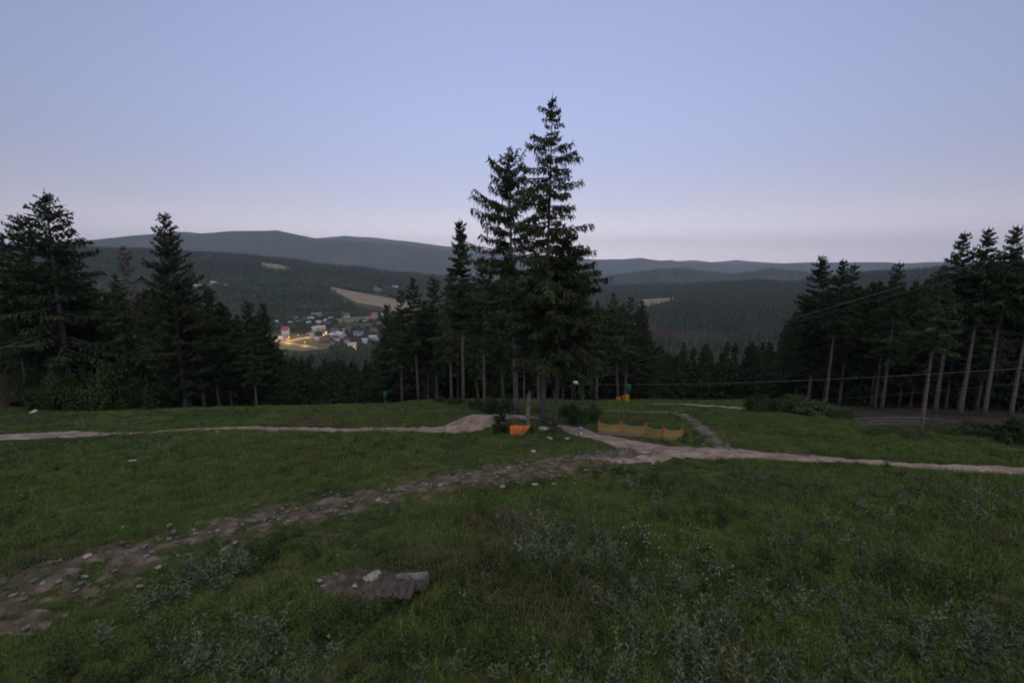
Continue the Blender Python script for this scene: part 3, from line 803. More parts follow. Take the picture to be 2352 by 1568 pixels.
# draped clearings
for name, poly, mt, label in FIELDS:
    P = np.array([tuple(gpt(a_, b_)) for a_, b_ in poly])
    lo, hi = P[:, :2].min(0), P[:, :2].max(0)
    m = 90
    gx, gy = np.meshgrid(np.linspace(lo[0], hi[0], m), np.linspace(lo[1], hi[1], m), indexing='ij')
    ins = in_poly(gx.ravel(), gy.ravel(), [tuple(q[:2]) for q in P]).reshape(m, m)
    Vv = np.stack([gx, gy, H(gx, gy) + 1.0], -1).reshape(-1, 3)
    i_, j_ = np.meshgrid(np.arange(m - 1), np.arange(m - 1), indexing='ij')
    kp = ins[:-1, :-1] | ins[1:, 1:] | ins[1:, :-1] | ins[:-1, 1:]
    q = (i_ * m + j_)[kp]
    o = link(name, mesh_np(name, Vv, np.stack([q, q + m, q + m + 1, q + 1], 1), M[mt], smooth=True))
    tag(o, label, 'field', kind='structure')

# ---- grass, herbs, flowers, gravel near the camera
def tuft(seed, mt, m, h, spread, w, lean=.5):
    g = np.random.default_rng(seed)
    P = np.stack([g.normal(size=m) * spread, g.normal(size=m) * spread, np.full(m, -.03)], 1)
    Vv, Fv = [], []
    for i in range(m):
        hh_ = h * (.5 + .7 * g.random()); az = g.random() * 6.28; ln_ = lean * g.random() * hh_
        d = np.array([math.cos(az), math.sin(az), 0]); s_ = np.array([-d[1], d[0], 0]) * w * (.7 + .6 * g.random())
        b = len(Vv)
        mid = P[i] + d * ln_ * .35 + np.array([0, 0, hh_ * .6]); top = P[i] + d * ln_ + np.array([0, 0, hh_ * (1 - .25 * ln_ / hh_)])
        Vv += [P[i] - s_, P[i] + s_, mid + s_ * .8, mid - s_ * .8, top]
        Fv += [(b, b + 1, b + 2, b + 3), (b + 3, b + 2, b + 4, b + 4)]
    me = bpy.data.meshes.new('tuft'); me.from_pydata([tuple(q) for q in Vv], [], [f if f[2] != f[3] else f[:3] for f in Fv]); me.materials.append(M[mt]); return me
def herb(seed, h, nst, lw, ll, mt='herb', flower=None):
    """upright stems with alternate pointed leaves."""
    g = np.random.default_rng(seed); lv = Leaves(); fl = Leaves()
    for s in range(nst):
        b = np.array([g.normal() * .11, g.normal() * .11, 0]); tp = b + np.array([g.normal() * .14, g.normal() * .14, h * (.6 + .5 * g.random())])
        m = int(14 * h / .6)
        t = (np.arange(m) + .5) / m; az = np.arange(m) * 2.4 + g.random() * 6
        P = b + (tp - b) * (t * 1.0)[:, None]
        D = np.stack([np.cos(az), np.sin(az), .25 + .7 * t], 1)
        lv.add(P, unit(D) * (ll * (1.15 - .65 * t) * (.8 + .4 * g.random(m)))[:, None], lw * (1.1 - .4 * t))
        lv.add(b, tp - b, .016)
        if flower:
            mf = 5; lv_p = tp + g.normal(size=(mf, 3)) * .018
            fl.add(lv_p, unit(g.normal(size=(mf, 3)) + [0, 0, .5]) * .020, .017)
    me = lv.mesh('herb', M[mt], g)
    return join(me, fl.mesh('flower', M[flower], g)) if flower else me
tufts = [('tuft', tuft(301, 'grass', 54, .16, .13, .0045, .9)), ('tuft', tuft(302, 'grass', 50, .22, .14, .0045, .9)), ('tuft', tuft(303, 'grass', 60, .11, .16, .005, .9)),
         ('tuft', tuft(304, 'dry_grass', 40, .24, .13, .004, .7)), ('tuft', tuft(305, 'dry_grass', 46, .11, .15, .0045)), ('tuft', tuft(306, 'herb_dark', 40, .13, .15, .013, .9))]
herbs = [('herb', herb(311, .62, 5, .05, .15)), ('herb', herb(312, .80, 4, .05, .17)), ('herb', herb(313, .45, 6, .06, .14)), ('herb', herb(314, .36, 6, .07, .13, 'leaf')),
         ('herb', herb(315, .55, 5, .06, .15, 'leaf')), ('herb', herb(316, .9, 3, .045, .17))]
flow = [('flower', herb(321, .55, 3, .03, .09, 'leaf', 'petal_white')), ('flower', herb(322, .62, 2, .03, .1, 'leaf', 'petal_white')), ('flower', herb(323, .7, 2, .04, .12, 'herb', 'petal_pink')), ('flower', herb(324, .4, 2, .03, .1, 'leaf', 'petal_yellow'))]

def path_cover(x, y):
    """0 off the paths, 1 in the middle of one; separate for packed trail and stony track."""
    d1 = np.full(len(x), -9.0); d2 = np.full(len(x), -9.0)
    for c, w, mt in PATHS:
        for k in range(0, len(x), 4000):
            s_ = slice(k, k + 4000)
            dd = np.hypot(x[s_, None] - c[None, ::2, 0], y[s_, None] - c[None, ::2, 1]); j = dd.argmin(1)
            q = 1 - dd[np.arange(len(j)), j] / (w[::2][j] * .5)
            (d1 if mt == 'dirt' else d2)[s_] = np.maximum((d1 if mt == 'dirt' else d2)[s_], q)
    return d1, d2
def meadow_points(ylo, yhi, per_m2, margin=1.38):
    xm = lambda q: (q * fwd[1] + 10) * 1176 / F * margin
    m = int(2 * xm(yhi) * (yhi - ylo) * per_m2)
    yy = ylo + (yhi - ylo) * rng.random(m); xx = (2 * rng.random(m) - 1) * xm(yhi)
    kk = np.abs(xx) < xm(yy); return xx[kk], yy[kk]
PX, PY = [], []
for a_, b_, dn in ((5, 11, 34), (11, 18, 28), (18, 28, 19), (28, 42, 10), (42, 60, 6), (60, 84, 3)):
    q, w = meadow_points(a_, b_, dn); PX.append(q); PY.append(w)
x, y = np.concatenate(PX), np.concatenate(PY)
z = H(x, y); u, v = project(x, y, z)
d1, d2 = path_cover(x, y)
keep = (rng.random(len(x)) > np.clip(d1 * 3 + .15, 0, .99) * (d1 > -.05)) & (rng.random(len(x)) > np.clip(d2 * 1.1 + .05, 0, .80) * (d2 > 0))
keep &= (y < np.interp(u, GMAX[:, 0], GMAX[:, 1]) + .8 * rng.random(len(x)))
slab = ((np.abs(u - 908) < 70) & (v > 1318) & (v < 1412)) | ((np.abs(u - 800) < 75) & (v > 1322) & (v < 1372))
keep &= ~slab & ~((np.abs(u - 1332) < 9) & (np.abs(v - 1010) < 12))
x, y, z, u, v, d1, d2 = [q[keep] for q in (x, y, z, u, v, d1, d2)]
big = fbm(x, y, 7.0, 4); fine = fbm(x + 91, y - 33, 2.2, 3)
dryness = .50 * big + .45 * fine + .5 * np.clip(d2 + .6, 0, 1) + .25 * np.clip(d1 + .8, 0, 1) + .12 * rng.normal(size=len(x)) + np.where(y > 28, .16, 0)
pick = np.where(dryness + .10 * sstep(2, 9, x) > .60, rng.integers(3, 5, len(x)), rng.integers(0, 3, len(x)))
pick = np.where((fine - big > .45) & (rng.random(len(x)) < .6) | (rng.random(len(x)) < .12), 5, pick)
scl = (.65 + .6 * rng.random(len(x))) * (1 + .35 * big) * np.where((d2 > -.3) | (d1 > -.3), .75, 1) * np.where(y > 28, 1.2, 1.0)
scatter('grass', np.stack([x, y, z + .05 * (d2 > 0)], 1), rng.random(len(x)) * 6.28, scl, pick, tufts, 'rough meadow grass covering the slope', 'grass')
print('grass', len(x))
# leafy herbs in drifts: bottom middle, around the slab, lower right, in front of the trail
PX, PY = [], []
for a_, b_, dn in ((5, 12, 15), (12, 20, 8), (20, 32, 4.0), (32, 46, 1.2)):
    q, w = meadow_points(a_, b_, dn); PX.append(q); PY.append(w)
x, y = np.concatenate(PX), np.concatenate(PY)
z = H(x, y); u, v = project(x, y, z)
d1, d2 = path_cover(x, y)
drift = fbm(x + 40, y + 11, 4.5, 4)
pr = np.where(v > 1180, .05 + .75 * sstep(-.25, .55, drift), .02 + .5 * sstep(.15, .8, drift))
pr += .55 * np.exp(-((u - 800) / 330) ** 2 - ((v - 1430) / 110) ** 2) + .5 * np.exp(-((u - 1560) / 330) ** 2 - ((v - 1440) / 110) ** 2) + .3 * np.exp(-((u - 900) / 260) ** 2 - ((v - 1020) / 20) ** 2)
pr += .35 * sstep(1400, 1520, v)
pr *= np.where(u > 1800, .5, 1.0)
keep = (rng.random(len(x)) < pr) & (d1 < -.15) & (d2 < -.05) & ~((np.abs(u - 908) < 66) & (v > 1312) & (v < 1392)) & ~((np.abs(u - 800) < 70) & (v > 1312) & (v < 1375))
x, y, z, u, v = [q[keep] for q in (x, y, z, u, v)]
kind_ = fbm(x - 70, y + 5, 3.0, 3)
pick = np.where(kind_ > 0, rng.choice([0, 1, 2, 5], len(x), p=[.4, .2, .3, .1]), rng.integers(3, 5, len(x)))
scatter('meadow_herbs', np.stack([x, y, z], 1), rng.random(len(x)) * 6.28, (.45 + .5 * rng.random(len(x))) * np.where(v > 1330, 1.05, 1.0), pick, herbs, 'leafy grey-green herbs and willowherb growing through the grass', 'herbs')
print('herbs', len(x))
# flowers
FX = []
for uc, vc, su, sv, m, ks in ((1500, 1268, 40, 25, 26, (0, 1)), (1600, 1335, 45, 22, 34, (0, 1)), (1215, 1292, 6, 5, 2, (0,)), (130, 1035, 70, 8, 16, (0, 1)), (1690, 1390, 60, 40, 10, (2, 0)), (2050, 1195, 90, 14, 18, (0, 3)), (1960, 1172, 60, 8, 16, (3,)), (2240, 1215, 60, 12, 10, (0,)), (850, 1010, 260, 14, 10, (0,)), (1010, 1245, 260, 80, 12, (2, 0)), (1650, 1455, 260, 50, 12, (2, 3)), (1130, 1330, 60, 50, 8, (2,)), (460, 1015, 300, 20, 14, (0,))):
    for _ in range(max(1, int(m * .5))):
        q = gpt(uc + su * rng.normal(), min(1560, vc + sv * rng.normal()))
        FX.append((q.x, q.y, q.z, random.choice(ks)))
FX = np.array(FX)
scatter('wildflowers', FX[:, :3], rng.random(len(FX)) * 6.28, .8 + .5 * rng.random(len(FX)), FX[:, 3].astype(int), flow, 'scattered white, pink and yellow wildflowers in the meadow', 'wildflowers')

# ------------------------------------------------------------------ stones
def rock_mesh(seed, sx, sy, sz, sub=2, flat=.0):
    g = np.random.default_rng(seed)
    bm = bmesh.new(); bmesh.ops.create_icosphere(bm, subdivisions=sub, radius=1)
    cuts = [(unit(g.normal(size=3)), .55 + .35 * g.random()) for _ in range(9)]
    for q in bm.verts:
        c = np.array(q.co)
        for nrm, d in cuts:
            e = c @ nrm - d
            if e > 0: c = c - nrm * e * .85
        c = c + g.normal(size=3) * .03
        q.co = Vector((c[0] * sx, c[1] * sy, c[2] * sz))
    me = bpy.data.meshes.new('stone'); bm.to_mesh(me); bm.free(); me.materials.append(M['stone']); return me
pebs = [('stone', rock_mesh(400 + i, 1, .8, .55, 1)) for i in range(5)]
PX, PY = [], []
for c, w, mt in PATHS:
    m = int(len(c) * (6.0 if mt == 'track' else .8))
    k = rng.integers(0, len(c), m); off = rng.normal(size=m) * .30 * w[k]; a_ = rng.random(m) * 6.28
    PX.append(c[k, 0] + off * np.cos(a_)); PY.append(c[k, 1] + off * np.sin(a_))
x, y = np.concatenate(PX), np.concatenate(PY)
kk = y < 60; x, y = x[kk], y[kk]
scatter('gravel', np.stack([x, y, H(x, y) + .085], 1), rng.random(len(x)) * 6.28, .018 + .085 * rng.random(len(x)) ** 4, rng.integers(0, 5, len(x)), pebs, 'loose gravel and small stones lying on the paths', 'gravel')

def px(depth):
    return depth / F
def depth_of(q):
    return q.y * fwd[1] + (q.z - CAM_Z) * fwd[2]
def gpt_h(u, v, dz):
    d = ray(u, v); hz = math.hypot(d[0], d[1]); rs = np.geomspace(5, 400, 2500)
    k = np.argmax(CAM_Z + rs * d[2] / hz <= H(rs * d[0] / hz, rs * d[1] / hz) + dz)
    return Vector((rs[k] * d[0] / hz, rs[k] * d[1] / hz, CAM_Z + rs[k] * d[2] / hz))
def on_ray(u, v, depth):
    d = ray(u, v); return Vector((d[0] * depth, d[1] * depth, CAM_Z + d[2] * depth))

ROCKS = [rock_mesh(430 + i, 1, .75, .42, 2) for i in range(6)]
for q in ROCKS:
    q.materials[0] = M['pale_stone']
def stone(u, v, w, label, k, tall=1.0, group='loose stones on the slope', name='stone'):
    q = gpt(u, v); s = w * px(depth_of(q)) * .42
    o = link(name, ROCKS[k % 6], None, (q.x, q.y, q.z + .05 + .25 * s * tall))
    o.rotation_euler = (random.uniform(-.15, .15), random.uniform(-.15, .15), random.random() * 6.28)
    o.scale = (s, s, s * tall)
    return tag(o, label, 'stone', group)
for i, (u, v, w, t, lb) in enumerate([
    (1012, 1118, 18, 1, 'whitest flat stone on the track, left of the middle'), (1155, 1121, 20, .7, 'flat pale stone on the track below the spruces, left of a similar pair'),
    (1230, 1117, 22, .7, 'left stone of a pale pair lying below the tallest spruce'), (1272, 1115, 15, .8, 'right stone of a pale pair lying below the tallest spruce'),
    (1168, 1079, 22, .8, 'pale flat stone at the upper rim of the track below the orange mat'), (304, 1062, 26, .6, 'lone flat stone in the grass at the left below the trail'),
    (390, 1210, 16, .9, 'small pale stone at the upper edge of the stony track'), (284, 1214, 10, 1, 'very small pale stone at the left on the upper edge of the track'),
    (541, 1252, 20, .9, 'pale stone at the lower rim of the stony track near the herbs'), (202, 1283, 32, .8, 'wide grey stone embedded across the left part of the track'),
    (365, 1308, 26, .9, 'pale stone below the middle of the stony track'), (322, 1352, 20, .8, 'grey stone among rubble at the lower edge of the track'),
    (140, 1290, 14, .9, 'small grey stone left of the wide embedded one'), (100, 1345, 18, 1, 'squat stone in the rubble near the left edge'),
    (32, 1372, 22, .8, 'stone at the left edge on the lowest part of the track'), (196, 1330, 20, .8, 'angular stone in the worn middle of the track'),
    (870, 1151, 20, .7, 'pale slab of rock where the track is paved with stones'), (620, 1240, 14, .9, 'small stone on the lower rim of the track left of the middle'),
    (500, 1222, 14, .7, 'small brownish stone in the middle of the track'), (640, 1196, 12, .8, 'little stone on the track where it narrows'),
    (1250, 990, 34, 1.1, 'pale boulder at the foot of the tallest spruce'), (1205, 968, 30, 1.3, 'grey boulder behind the orange plastic mat'),
    (1262, 1010, 22, .8, 'flat stone in the grass below the tallest spruce'), (1248, 966, 18, .9, 'pale stone on the trail between the two big trunks'),
    (1275, 962, 18, 1, 'pale stone beside the trail right of the big trunks'), (1303, 1010, 18, .8, 'stone in the grass left of the small trail marker'),
    (1225, 1040, 20, .7, 'flat grey stone in the grass below the orange mat'), (1345, 1083, 14, .8, 'small stone at the lower edge of the bare patch'),
    (1500, 1068, 12, .9, 'small stone in the bare patch by the junction'), (890, 1158, 14, .8, 'little stone beside the paved part of the track'),
    (500, 994, 10, .9, 'small stone at the edge of the trail on the left'), (78, 1412, 16, .9, 'stone in the lower left rubble'), (152, 1418, 16, .9, 'stone at the lower rim of the rubble, left')]):
    stone(u, v, w, lb, i, t)
# ruined foundation with a rusty hatch in the foreground
q = gpt(812, 1352); s = px(depth_of(q))
fm = empty('stone_foundation', q)
g = np.random.default_rng(5); m = 26
aa, bb = np.meshgrid(np.linspace(-1, 1, m), np.linspace(-1, 1, m), indexing='ij')
zz_ = .42 * np.clip(1 - aa ** 2, 0, 1) ** .6 * np.clip(1 - bb ** 2, 0, 1) ** .8 * (1 + .35 * aa) + .13 * fbm(aa * 3, bb * 3, .8, 5) - .10
V_ = np.stack([aa * 92 * s, bb * .62, zz_], -1).reshape(-1, 3)
i_, j_ = np.meshgrid(np.arange(m - 1), np.arange(m - 1), indexing='ij'); kq = (i_ * m + j_).ravel()
link('earth_mound', mesh_np('earth_mound', V_, np.stack([kq, kq + m, kq + m + 1, kq + 1], 1), M['rubble'], smooth=True), fm)
for u, v, w, dz in ((733, 1334, 22, .06), (752, 1334, 14, .1), (775, 1322, 18, .14), (798, 1326, 18, .22), (808, 1317, 16, .2), (858, 1322, 46, .28), (773, 1343, 20, .1), (840, 1330, 22, .3), (815, 1345, 16, .25), (742, 1345, 16, .08), (790, 1338, 14, .2)):
    b = gpt_h(u, v, dz); sc_ = w * px(depth_of(b)) / 2
    o = link('stone', ROCKS[random.randrange(6)], fm, b - q)
    o.scale = (sc_, sc_, sc_ * 1.2); o.rotation_euler = (0, 0, random.random() * 6)
mb = MB()
a_, b_ = gpt_h(908, 1328, .42), gpt_h(978, 1328, .40)
mid = (a_ + b_) / 2 - q
mb.box(mid + Vector((0, .1, -.16)), ((b_ - a_).length, .24, .34), math.atan2(b_.y - a_.y, b_.x - a_.x))
o = mb.build('concrete_ledge', M['concrete'], fm)
bm = bmesh.new(); bm.from_mesh(o.data)
bmesh.ops.subdivide_edges(bm, edges=bm.edges[:], cuts=9, use_grid_fill=True)
for q_ in bm.verts:                                   # crumbled edges
    n_ = q_.co * 5.0
    k_ = float(fbm(np.array([n_.x + n_.z * .7]), np.array([n_.y * 2.0 - n_.z]), .9, 4)[0])
    q_.co = mid + Vector((0, .1, -.16)) + (q_.co - mid - Vector((0, .1, -.16))) * (1 + .16 * k_)
bm.to_mesh(o.data); bm.free()
tag(fm, 'low ruined stone and concrete foundation overgrown with herbs in the foreground', 'foundation')
cn = [gpt_h(905, 1329, .38), gpt_h(955, 1332, .38), gpt_h(944, 1377, .16), gpt_h(872, 1372, .16)]
c0 = sum(cn, Vector()) / 4
nrm = (cn[1] - cn[0]).cross(cn[3] - cn[0]).normalized() * .025
mb = MB(); mb.add([c - c0 + nrm for c in cn] + [c - c0 - nrm for c in cn], [(0, 1, 2, 3), (7, 6, 5, 4), (0, 4, 5, 1), (1, 5, 6, 2), (2, 6, 7, 3), (3, 7, 4, 0)])
ht = empty('metal_hatch', c0)
pl = mb.build('plate', M['rust_plate'], ht, bevel=.006)
tag(ht, 'tilted reddish-brown metal plate lying against the concrete ledge', 'hatch')

# dead snag
q = gpt(1212, 976); mb = MB(); s = px(depth_of(q))
pts = [(0, 0, -.3), (.0, 0, .3), (.03, .02, .9), (.07, 0, 1.5), (.10, .02, 1.95), (.12, 0, 2.35)]
mb.tube(pts, [.20, .15, .135, .12, .085, .03], 9)
mb.tube([(.05, 0, 1.45), (-.03, .01, 1.8), (-.06, 0, 2.12)], [.08, .05, .015], 6)
for k in range(7):
    zq = .6 + k * .22; a_ = k * 2.1
    mb.tube([(.04, 0, zq), (.04 + .2 * math.cos(a_), .2 * math.sin(a_), zq + .06)], [.03, .008], 5)
for i, vv in enumerate(mb.v):
    mb.v[i] = (vv[0] + .012 * math.sin(i * 12.9), vv[1] + .012 * math.cos(i * 7.7), vv[2] + .02 * math.sin(i * 3.3))
sn = empty('dead_stump', q); mb.build('trunk', M['deadwood'], sn)
tag(sn, 'splintered grey dead stump left of the tallest spruce', 'stump')

# orange plastic mat leaning in the bushes
y0 = depth_of(gpt(1190, 1001))
bl, br, tl, tr = on_ray(1172, 1000, y0), on_ray(1199, 999, y0 - .1), on_ray(1171, 977, y0 + .35), on_ray(1218, 976, y0 + .25)
m = 46; Vv = []
for i in range(m + 1):
    f = i / m
    for j in range(9):
        h_ = j / 8
        p0 = (bl.lerp(br, f)).lerp(tl.lerp(tr, f), h_)
        bul = .10 * math.sin(math.pi * h_) * math.sin(math.pi * min(1, f * 1.1)) + .05 * math.sin(f * 8 * 2 * math.pi) + .05 * math.sin(2.4 * f)
        Vv.append(p0 + Vector((0, -bul, .02 * math.sin(5 * f))))
Fq = [(i * 9 + j, (i + 1) * 9 + j, (i + 1) * 9 + j + 1, i * 9 + j + 1) for i in range(m) for j in range(8)]
c0 = sum(Vv, Vector()) / len(Vv); c0.z = min(p_.z for p_ in Vv)
om = empty('plastic_mat', c0)
me = bpy.data.meshes.new('sheet'); me.from_pydata([tuple(p_ - c0) for p_ in Vv], [], Fq); me.materials.append(M['orange'])
me.polygons.foreach_set('use_smooth', np.ones(len(me.polygons), bool))
so = link('sheet', me, om); sd = so.modifiers.new('thickness', 'SOLIDIFY'); sd.thickness = .02
for k in range(8):
    f = (k + .55) / 8.4; mb = MB(); pts = []
    for j in range(9):
        i_ = int(f * m) * 9 + j
        pts.append(Vv[i_] - c0 + Vector((0, -.022, 0)))
    mb.tube(pts, .016, 6); mb.build('rib', M['rib_orange'], om, smooth=True)
tag(om, 'bright orange ribbed plastic mat leaning at the foot of the stump', 'mat')

# netting fence
pu = [(1374, 996, 970), (1426, 1000, 973), (1482, 1004, 977), (1522, 1011, 984), (1567, 1010, 985.5)]
base = [gpt(u, v) for u, v, _ in pu]
hts = [(v - t) * px(depth_of(b)) * 1.16 for (u, v, t), b in zip(pu, base)]
fn = empty('netting_fence', base[2])
for b, h_ in zip(base, hts):
    mb = MB(); mb.tube([(0, 0, -.25), (0, 0, h_ * .6), (random.uniform(-.03, .03), 0, h_ * 1.08)], [.055, .052, .05], 8)
    mb.build('post', M['red'], fn, b - base[2])
for k in range(4):
    A, B = base[k], base[k + 1]; ha, hb = hts[k] * .93, hts[k + 1] * .93
    def P(f, h_):
        g_ = A.lerp(B, f); top = ha + (hb - ha) * f - .10 * 4 * f * (1 - f); bot = .05 - .02 * math.sin(f * 9)
        return Vector((g_.x, g_.y - .10 * math.sin(math.pi * f) - .045, Hf(g_.x, g_.y) + bot + (top - bot) * h_)) - base[2]
    def ribbon(mb, pts, w):
        n_ = len(pts); w = Vector(w)
        mb.add([q_ - w for q_ in pts] + [q_ + w for q_ in pts], [(i, i + 1, n_ + i + 1, n_ + i) for i in range(n_ - 1)])
    mb = MB(); nv = int((B - A).length / .045)
    ax = (B - A).normalized() * .0095
    for i in range(nv + 1):
        f = i / nv; ribbon(mb, [P(f, h_) for h_ in np.linspace(0, 1, 6)], ax)
    for h_ in np.linspace(0, 1, 15):
        ribbon(mb, [P(f, h_) + Vector((0, .003, 0)) for f in np.linspace(0, 1, 13)], (0, 0, .008))
    me = bpy.data.meshes.new('net'); me.from_pydata(mb.v, [], mb.f); me.materials.append(M['net'])
    no = link('net', me, fn)
    for nm, hm, wd in (('yellow_band', .48, .075), ('top_cord', 1.0, .022), ('bottom_cord', .02, .012)):
        mb = MB(); ribbon(mb, [P(f, hm) - Vector((0, .006, 0)) for f in np.linspace(0, 1, 13)], (0, 0, wd))
        me = bpy.data.meshes.new(nm); me.from_pydata(mb.v, [], mb.f); me.materials.append(M['net_yellow' if nm != 'bottom_cord' else 'net'])
        link(nm, me, no)
tag(fn, 'low yellow safety netting strung between red posts beside the trail', 'fence')

# small trail marker
q = gpt(1332, 1008); s = px(depth_of(q)) * 1.15; mk = empty('trail_marker', q)
mb = MB(); mb.tube([(0, 0, -.2), (0, 0, 22 * s)], .025, 8); mb.build('post', M['steel'], mk)
mb = MB(); mb.box((0, 0, 12 * s), (8.5 * s, 5 * s, 9 * s)); mb.build('body', M['grey'], mk, bevel=.015)
mb = MB(); mb.box((.6 * s, 0, 21 * s), (9.5 * s, 7 * s, 7 * s), .2, (0, .12)); mb.build('hood', M['grey'], mk, bevel=.03)
mb = MB(); mb.box((1.8 * s, -2.7 * s, 12.5 * s), (3.6 * s, .4 * s, 6.5 * s)); mb.build('plate', M['white'], mk)
mb = MB(); mb.box((-2.4 * s, -2.7 * s, 18 * s), (2.4 * s, 1.8 * s, 2 * s)); mb.build('reflector', M['white'], mk)
mb = MB(); mb.box((.4 * s, -.3 * s, 4.5 * s), (4 * s, 4 * s, 4.5 * s)); mb.build('foot', M['red'], mk, bevel=.01)
tag(mk, 'small hooded grey trail marker with a white plate beside the trail', 'marker')

# snow gun under a green cover, padded post
def snow_gun(u, y, vtop, vbot, wpx, label, pad):
    b = at_depth(u, y); d = depth_of(b); s = px(d)
    zt, zb = z_for_v(y, vtop) - b.z, z_for_v(y, vbot) - b.z
    o = empty('snow_gun', b)
    mb = MB(); mb.tube([(0, 0, -.3), (0, 0, zb + .2)], .07, 8); mb.build('pole', M['steel'], o)
    mb = MB(); r_ = wpx * s / 2; hh_ = zt - zb
    prof_ = [(0, .0), (.05, .72), (.2, .95), (.45, .98), (.7, 1.0), (.85, .9), (.95, .62), (1, .1)]
    mb.tube([(.25 * r_ if pad else 0, 0, zb + hh_ * a_) for a_, _ in prof_], [max(.02, r_ * b_) for _, b_ in prof_], 12)
    for i, w in enumerate(mb.v):
        mb.v[i] = (w[0] * (1 + .05 * math.sin(i * 2.3)), w[1] * (1 + .06 * math.sin(i * 1.7)), w[2] + .04 * math.sin(i * 4.1))
    mb.build('cover', M['green_cover'], o, smooth=True)
    if pad:
        zp = z_for_v(y, 907) - b.z
        mb = MB(); mb.tube([(0, 0, .02), (0, 0, zp * .5), (.02, 0, zp)], [.26, .27, .25], 12); pd = mb.build('pad', M['yellow'], o, bevel=.01)
        for hz_ in (.25, .75):
            mb = MB(); mb.tube([(0, 0, zp * hz_ - .03), (0, 0, zp * hz_ + .03)], .275, 12); mb.build('strap', M['dark_metal'], pd)
    return tag(o, label, 'snow gun', 'covered snow guns')
snow_gun(1440, 59, 882, 900.5, 13, 'green-covered snow gun on a yellow padded post by the orange pads', True)
snow_gun(886, 64, 900, 915.5, 10, 'green-covered snow gun on a bare pole left of the middle clump', False)
def trunk_pad(u, y, vtop, r_, label, mt='orange'):
    b = at_depth(u, y); h_ = z_for_v(y, vtop) - b.z
    o = empty('trunk_pad', b)
    mb = MB(); mb.tube([(0, 0, .03), (0, 0, h_ * .5), (0, 0, h_)], [r_, r_ * 1.03, r_ * .97], 14); mb.build('padding', M[mt], o, bevel=.012)
    for f in (.22, .75):
        mb = MB(); mb.tube([(0, 0, h_ * f - .03), (0, 0, h_ * f + .03)], r_ * 1.05, 14); mb.build('strap', M['dark_metal'], o)
    return tag(o, label, 'pad', 'orange pads around trunks')
trunk_pad(1420, 64, 911, .32, 'orange pad wrapped around the left of two padded trunks')
trunk_pad(1434.5, 65, 909, .34, 'orange pad around the trunk just left of the yellow padded post')
trunk_pad(1371, 66, 912, .22, 'dim muted orange pad in the dark, first right of the tallest spruce', 'muted')

# lamp pole and wires
b = at_depth(1319, 40.0); zl = z_for_v(40.0, 878) - b.z
lp = empty('lamp_pole', b)
mb = MB(); mb.tube([(0, 0, -.3), (0, 0, zl)], [.05, .035], 8); mb.build('pole', M['dark_metal'], lp)
mb = MB(); mb.tube([(.05, 0, zl - .13), (.05, 0, zl - .06), (.05, -.02, zl + .06), (.05, -.02, zl + .12)], [.08, .20, .21, .08], 10); mb.build('lamp_head', M['white'], lp, smooth=True)
mb = MB(); mb.tube([(0, 0, zl - .2), (.18, 0, zl - .13), (.36, 0, zl - .15)], [.02, .02, .035], 6); mb.build('arm', M['white'], lp)
tag(lp, 'thin dark pole with a white lamp head at the right side of the clump', 'lamp')
def cable(A, B, sag, r_, label, more=0.0):
    A = A + (A - B) * more
    mb = MB(); pts = []
    for t in np.linspace(0, 1, 40):
        q_ = A.lerp(B, t); q_.z -= sag * 4 * t * (1 - t); pts.append(q_ - A)
    mb.tube(pts, r_, 6); o = mb.build('cable', M['cable'], None, A, smooth=True)
    return tag(o, label, 'cable', 'overhead cables')
cable(on_ray(2760, 400, 15), on_ray(1330, 858, 92), 1.0, .015, 'thick lift cable slanting from the upper right edge down to the clump', .3)
cable(on_ray(2760, 452, 15), on_ray(1330, 858, 93), .7, .007, 'second thinner lift cable just under the thick one at the right edge', .3)
A = Vector((b.x + .36, b.y, b.z + zl - .15))
cable(A, on_ray(3100, 790, 16), .5, .009, 'upper level wire running from the lamp head to the right edge')
cable(on_ray(1600, 926, 62), on_ray(3100, 800, 15), .6, .007, 'lower faint wire in front of the right-hand wood')

# wooden railing in the right-hand wood
yr = 38.0
posts = [(1966, 31.0), (1998, 30.8), (2044, 30.5), (2088, 30.2), (2134, 30.0), (2163, 29.2), (2193, 28.4)]
vt = [960, 959, 958.5, 958.5, 959.5, 964, 969]
rb = []
for (u, y), v in zip(posts, vt):
    t = z_for_v(y, v); x_ = (u - 1176) / F * (y * fwd[1] + (t - CAM_Z) * fwd[2]); rb.append(Vector((x_, y, t)))
rl = empty('wooden_railing', Vector((rb[3].x, rb[3].y, Hf(rb[3].x, rb[3].y))))
o0 = rl.location.copy()
hr = 19.5 * px(31)
for q in rb:
    zb = min(Hf(q.x, q.y) - .2, q.z - hr)
    mb = MB(); mb.box((q.x - o0.x, q.y + .07 - o0.y, (q.z + zb) / 2 - o0.z), (.09, .08, q.z - zb + .02)); mb.build('post', M['old_wood'], rl)
for a_, b_ in zip(rb[:-1], rb[1:]):
    d = b_ - a_
    for nm, dz, sz in (('rail', -.03, (.05, .09)), ('rail', -.24, (.04, .10)), ('deck_edge', -.46, (.06, .13))):
        mb = MB(); c = (a_ + b_) / 2 + Vector((0, 0, dz)) - o0
        mb.box(c, (d.length + .02, sz[0], sz[1]), math.atan2(d.y, d.x), (0, -math.asin(d.z / d.length))); mb.build(nm, M['old_wood'], rl)
tag(rl, 'weathered wooden walkway railing in the dark under the right-hand trees', 'railing')

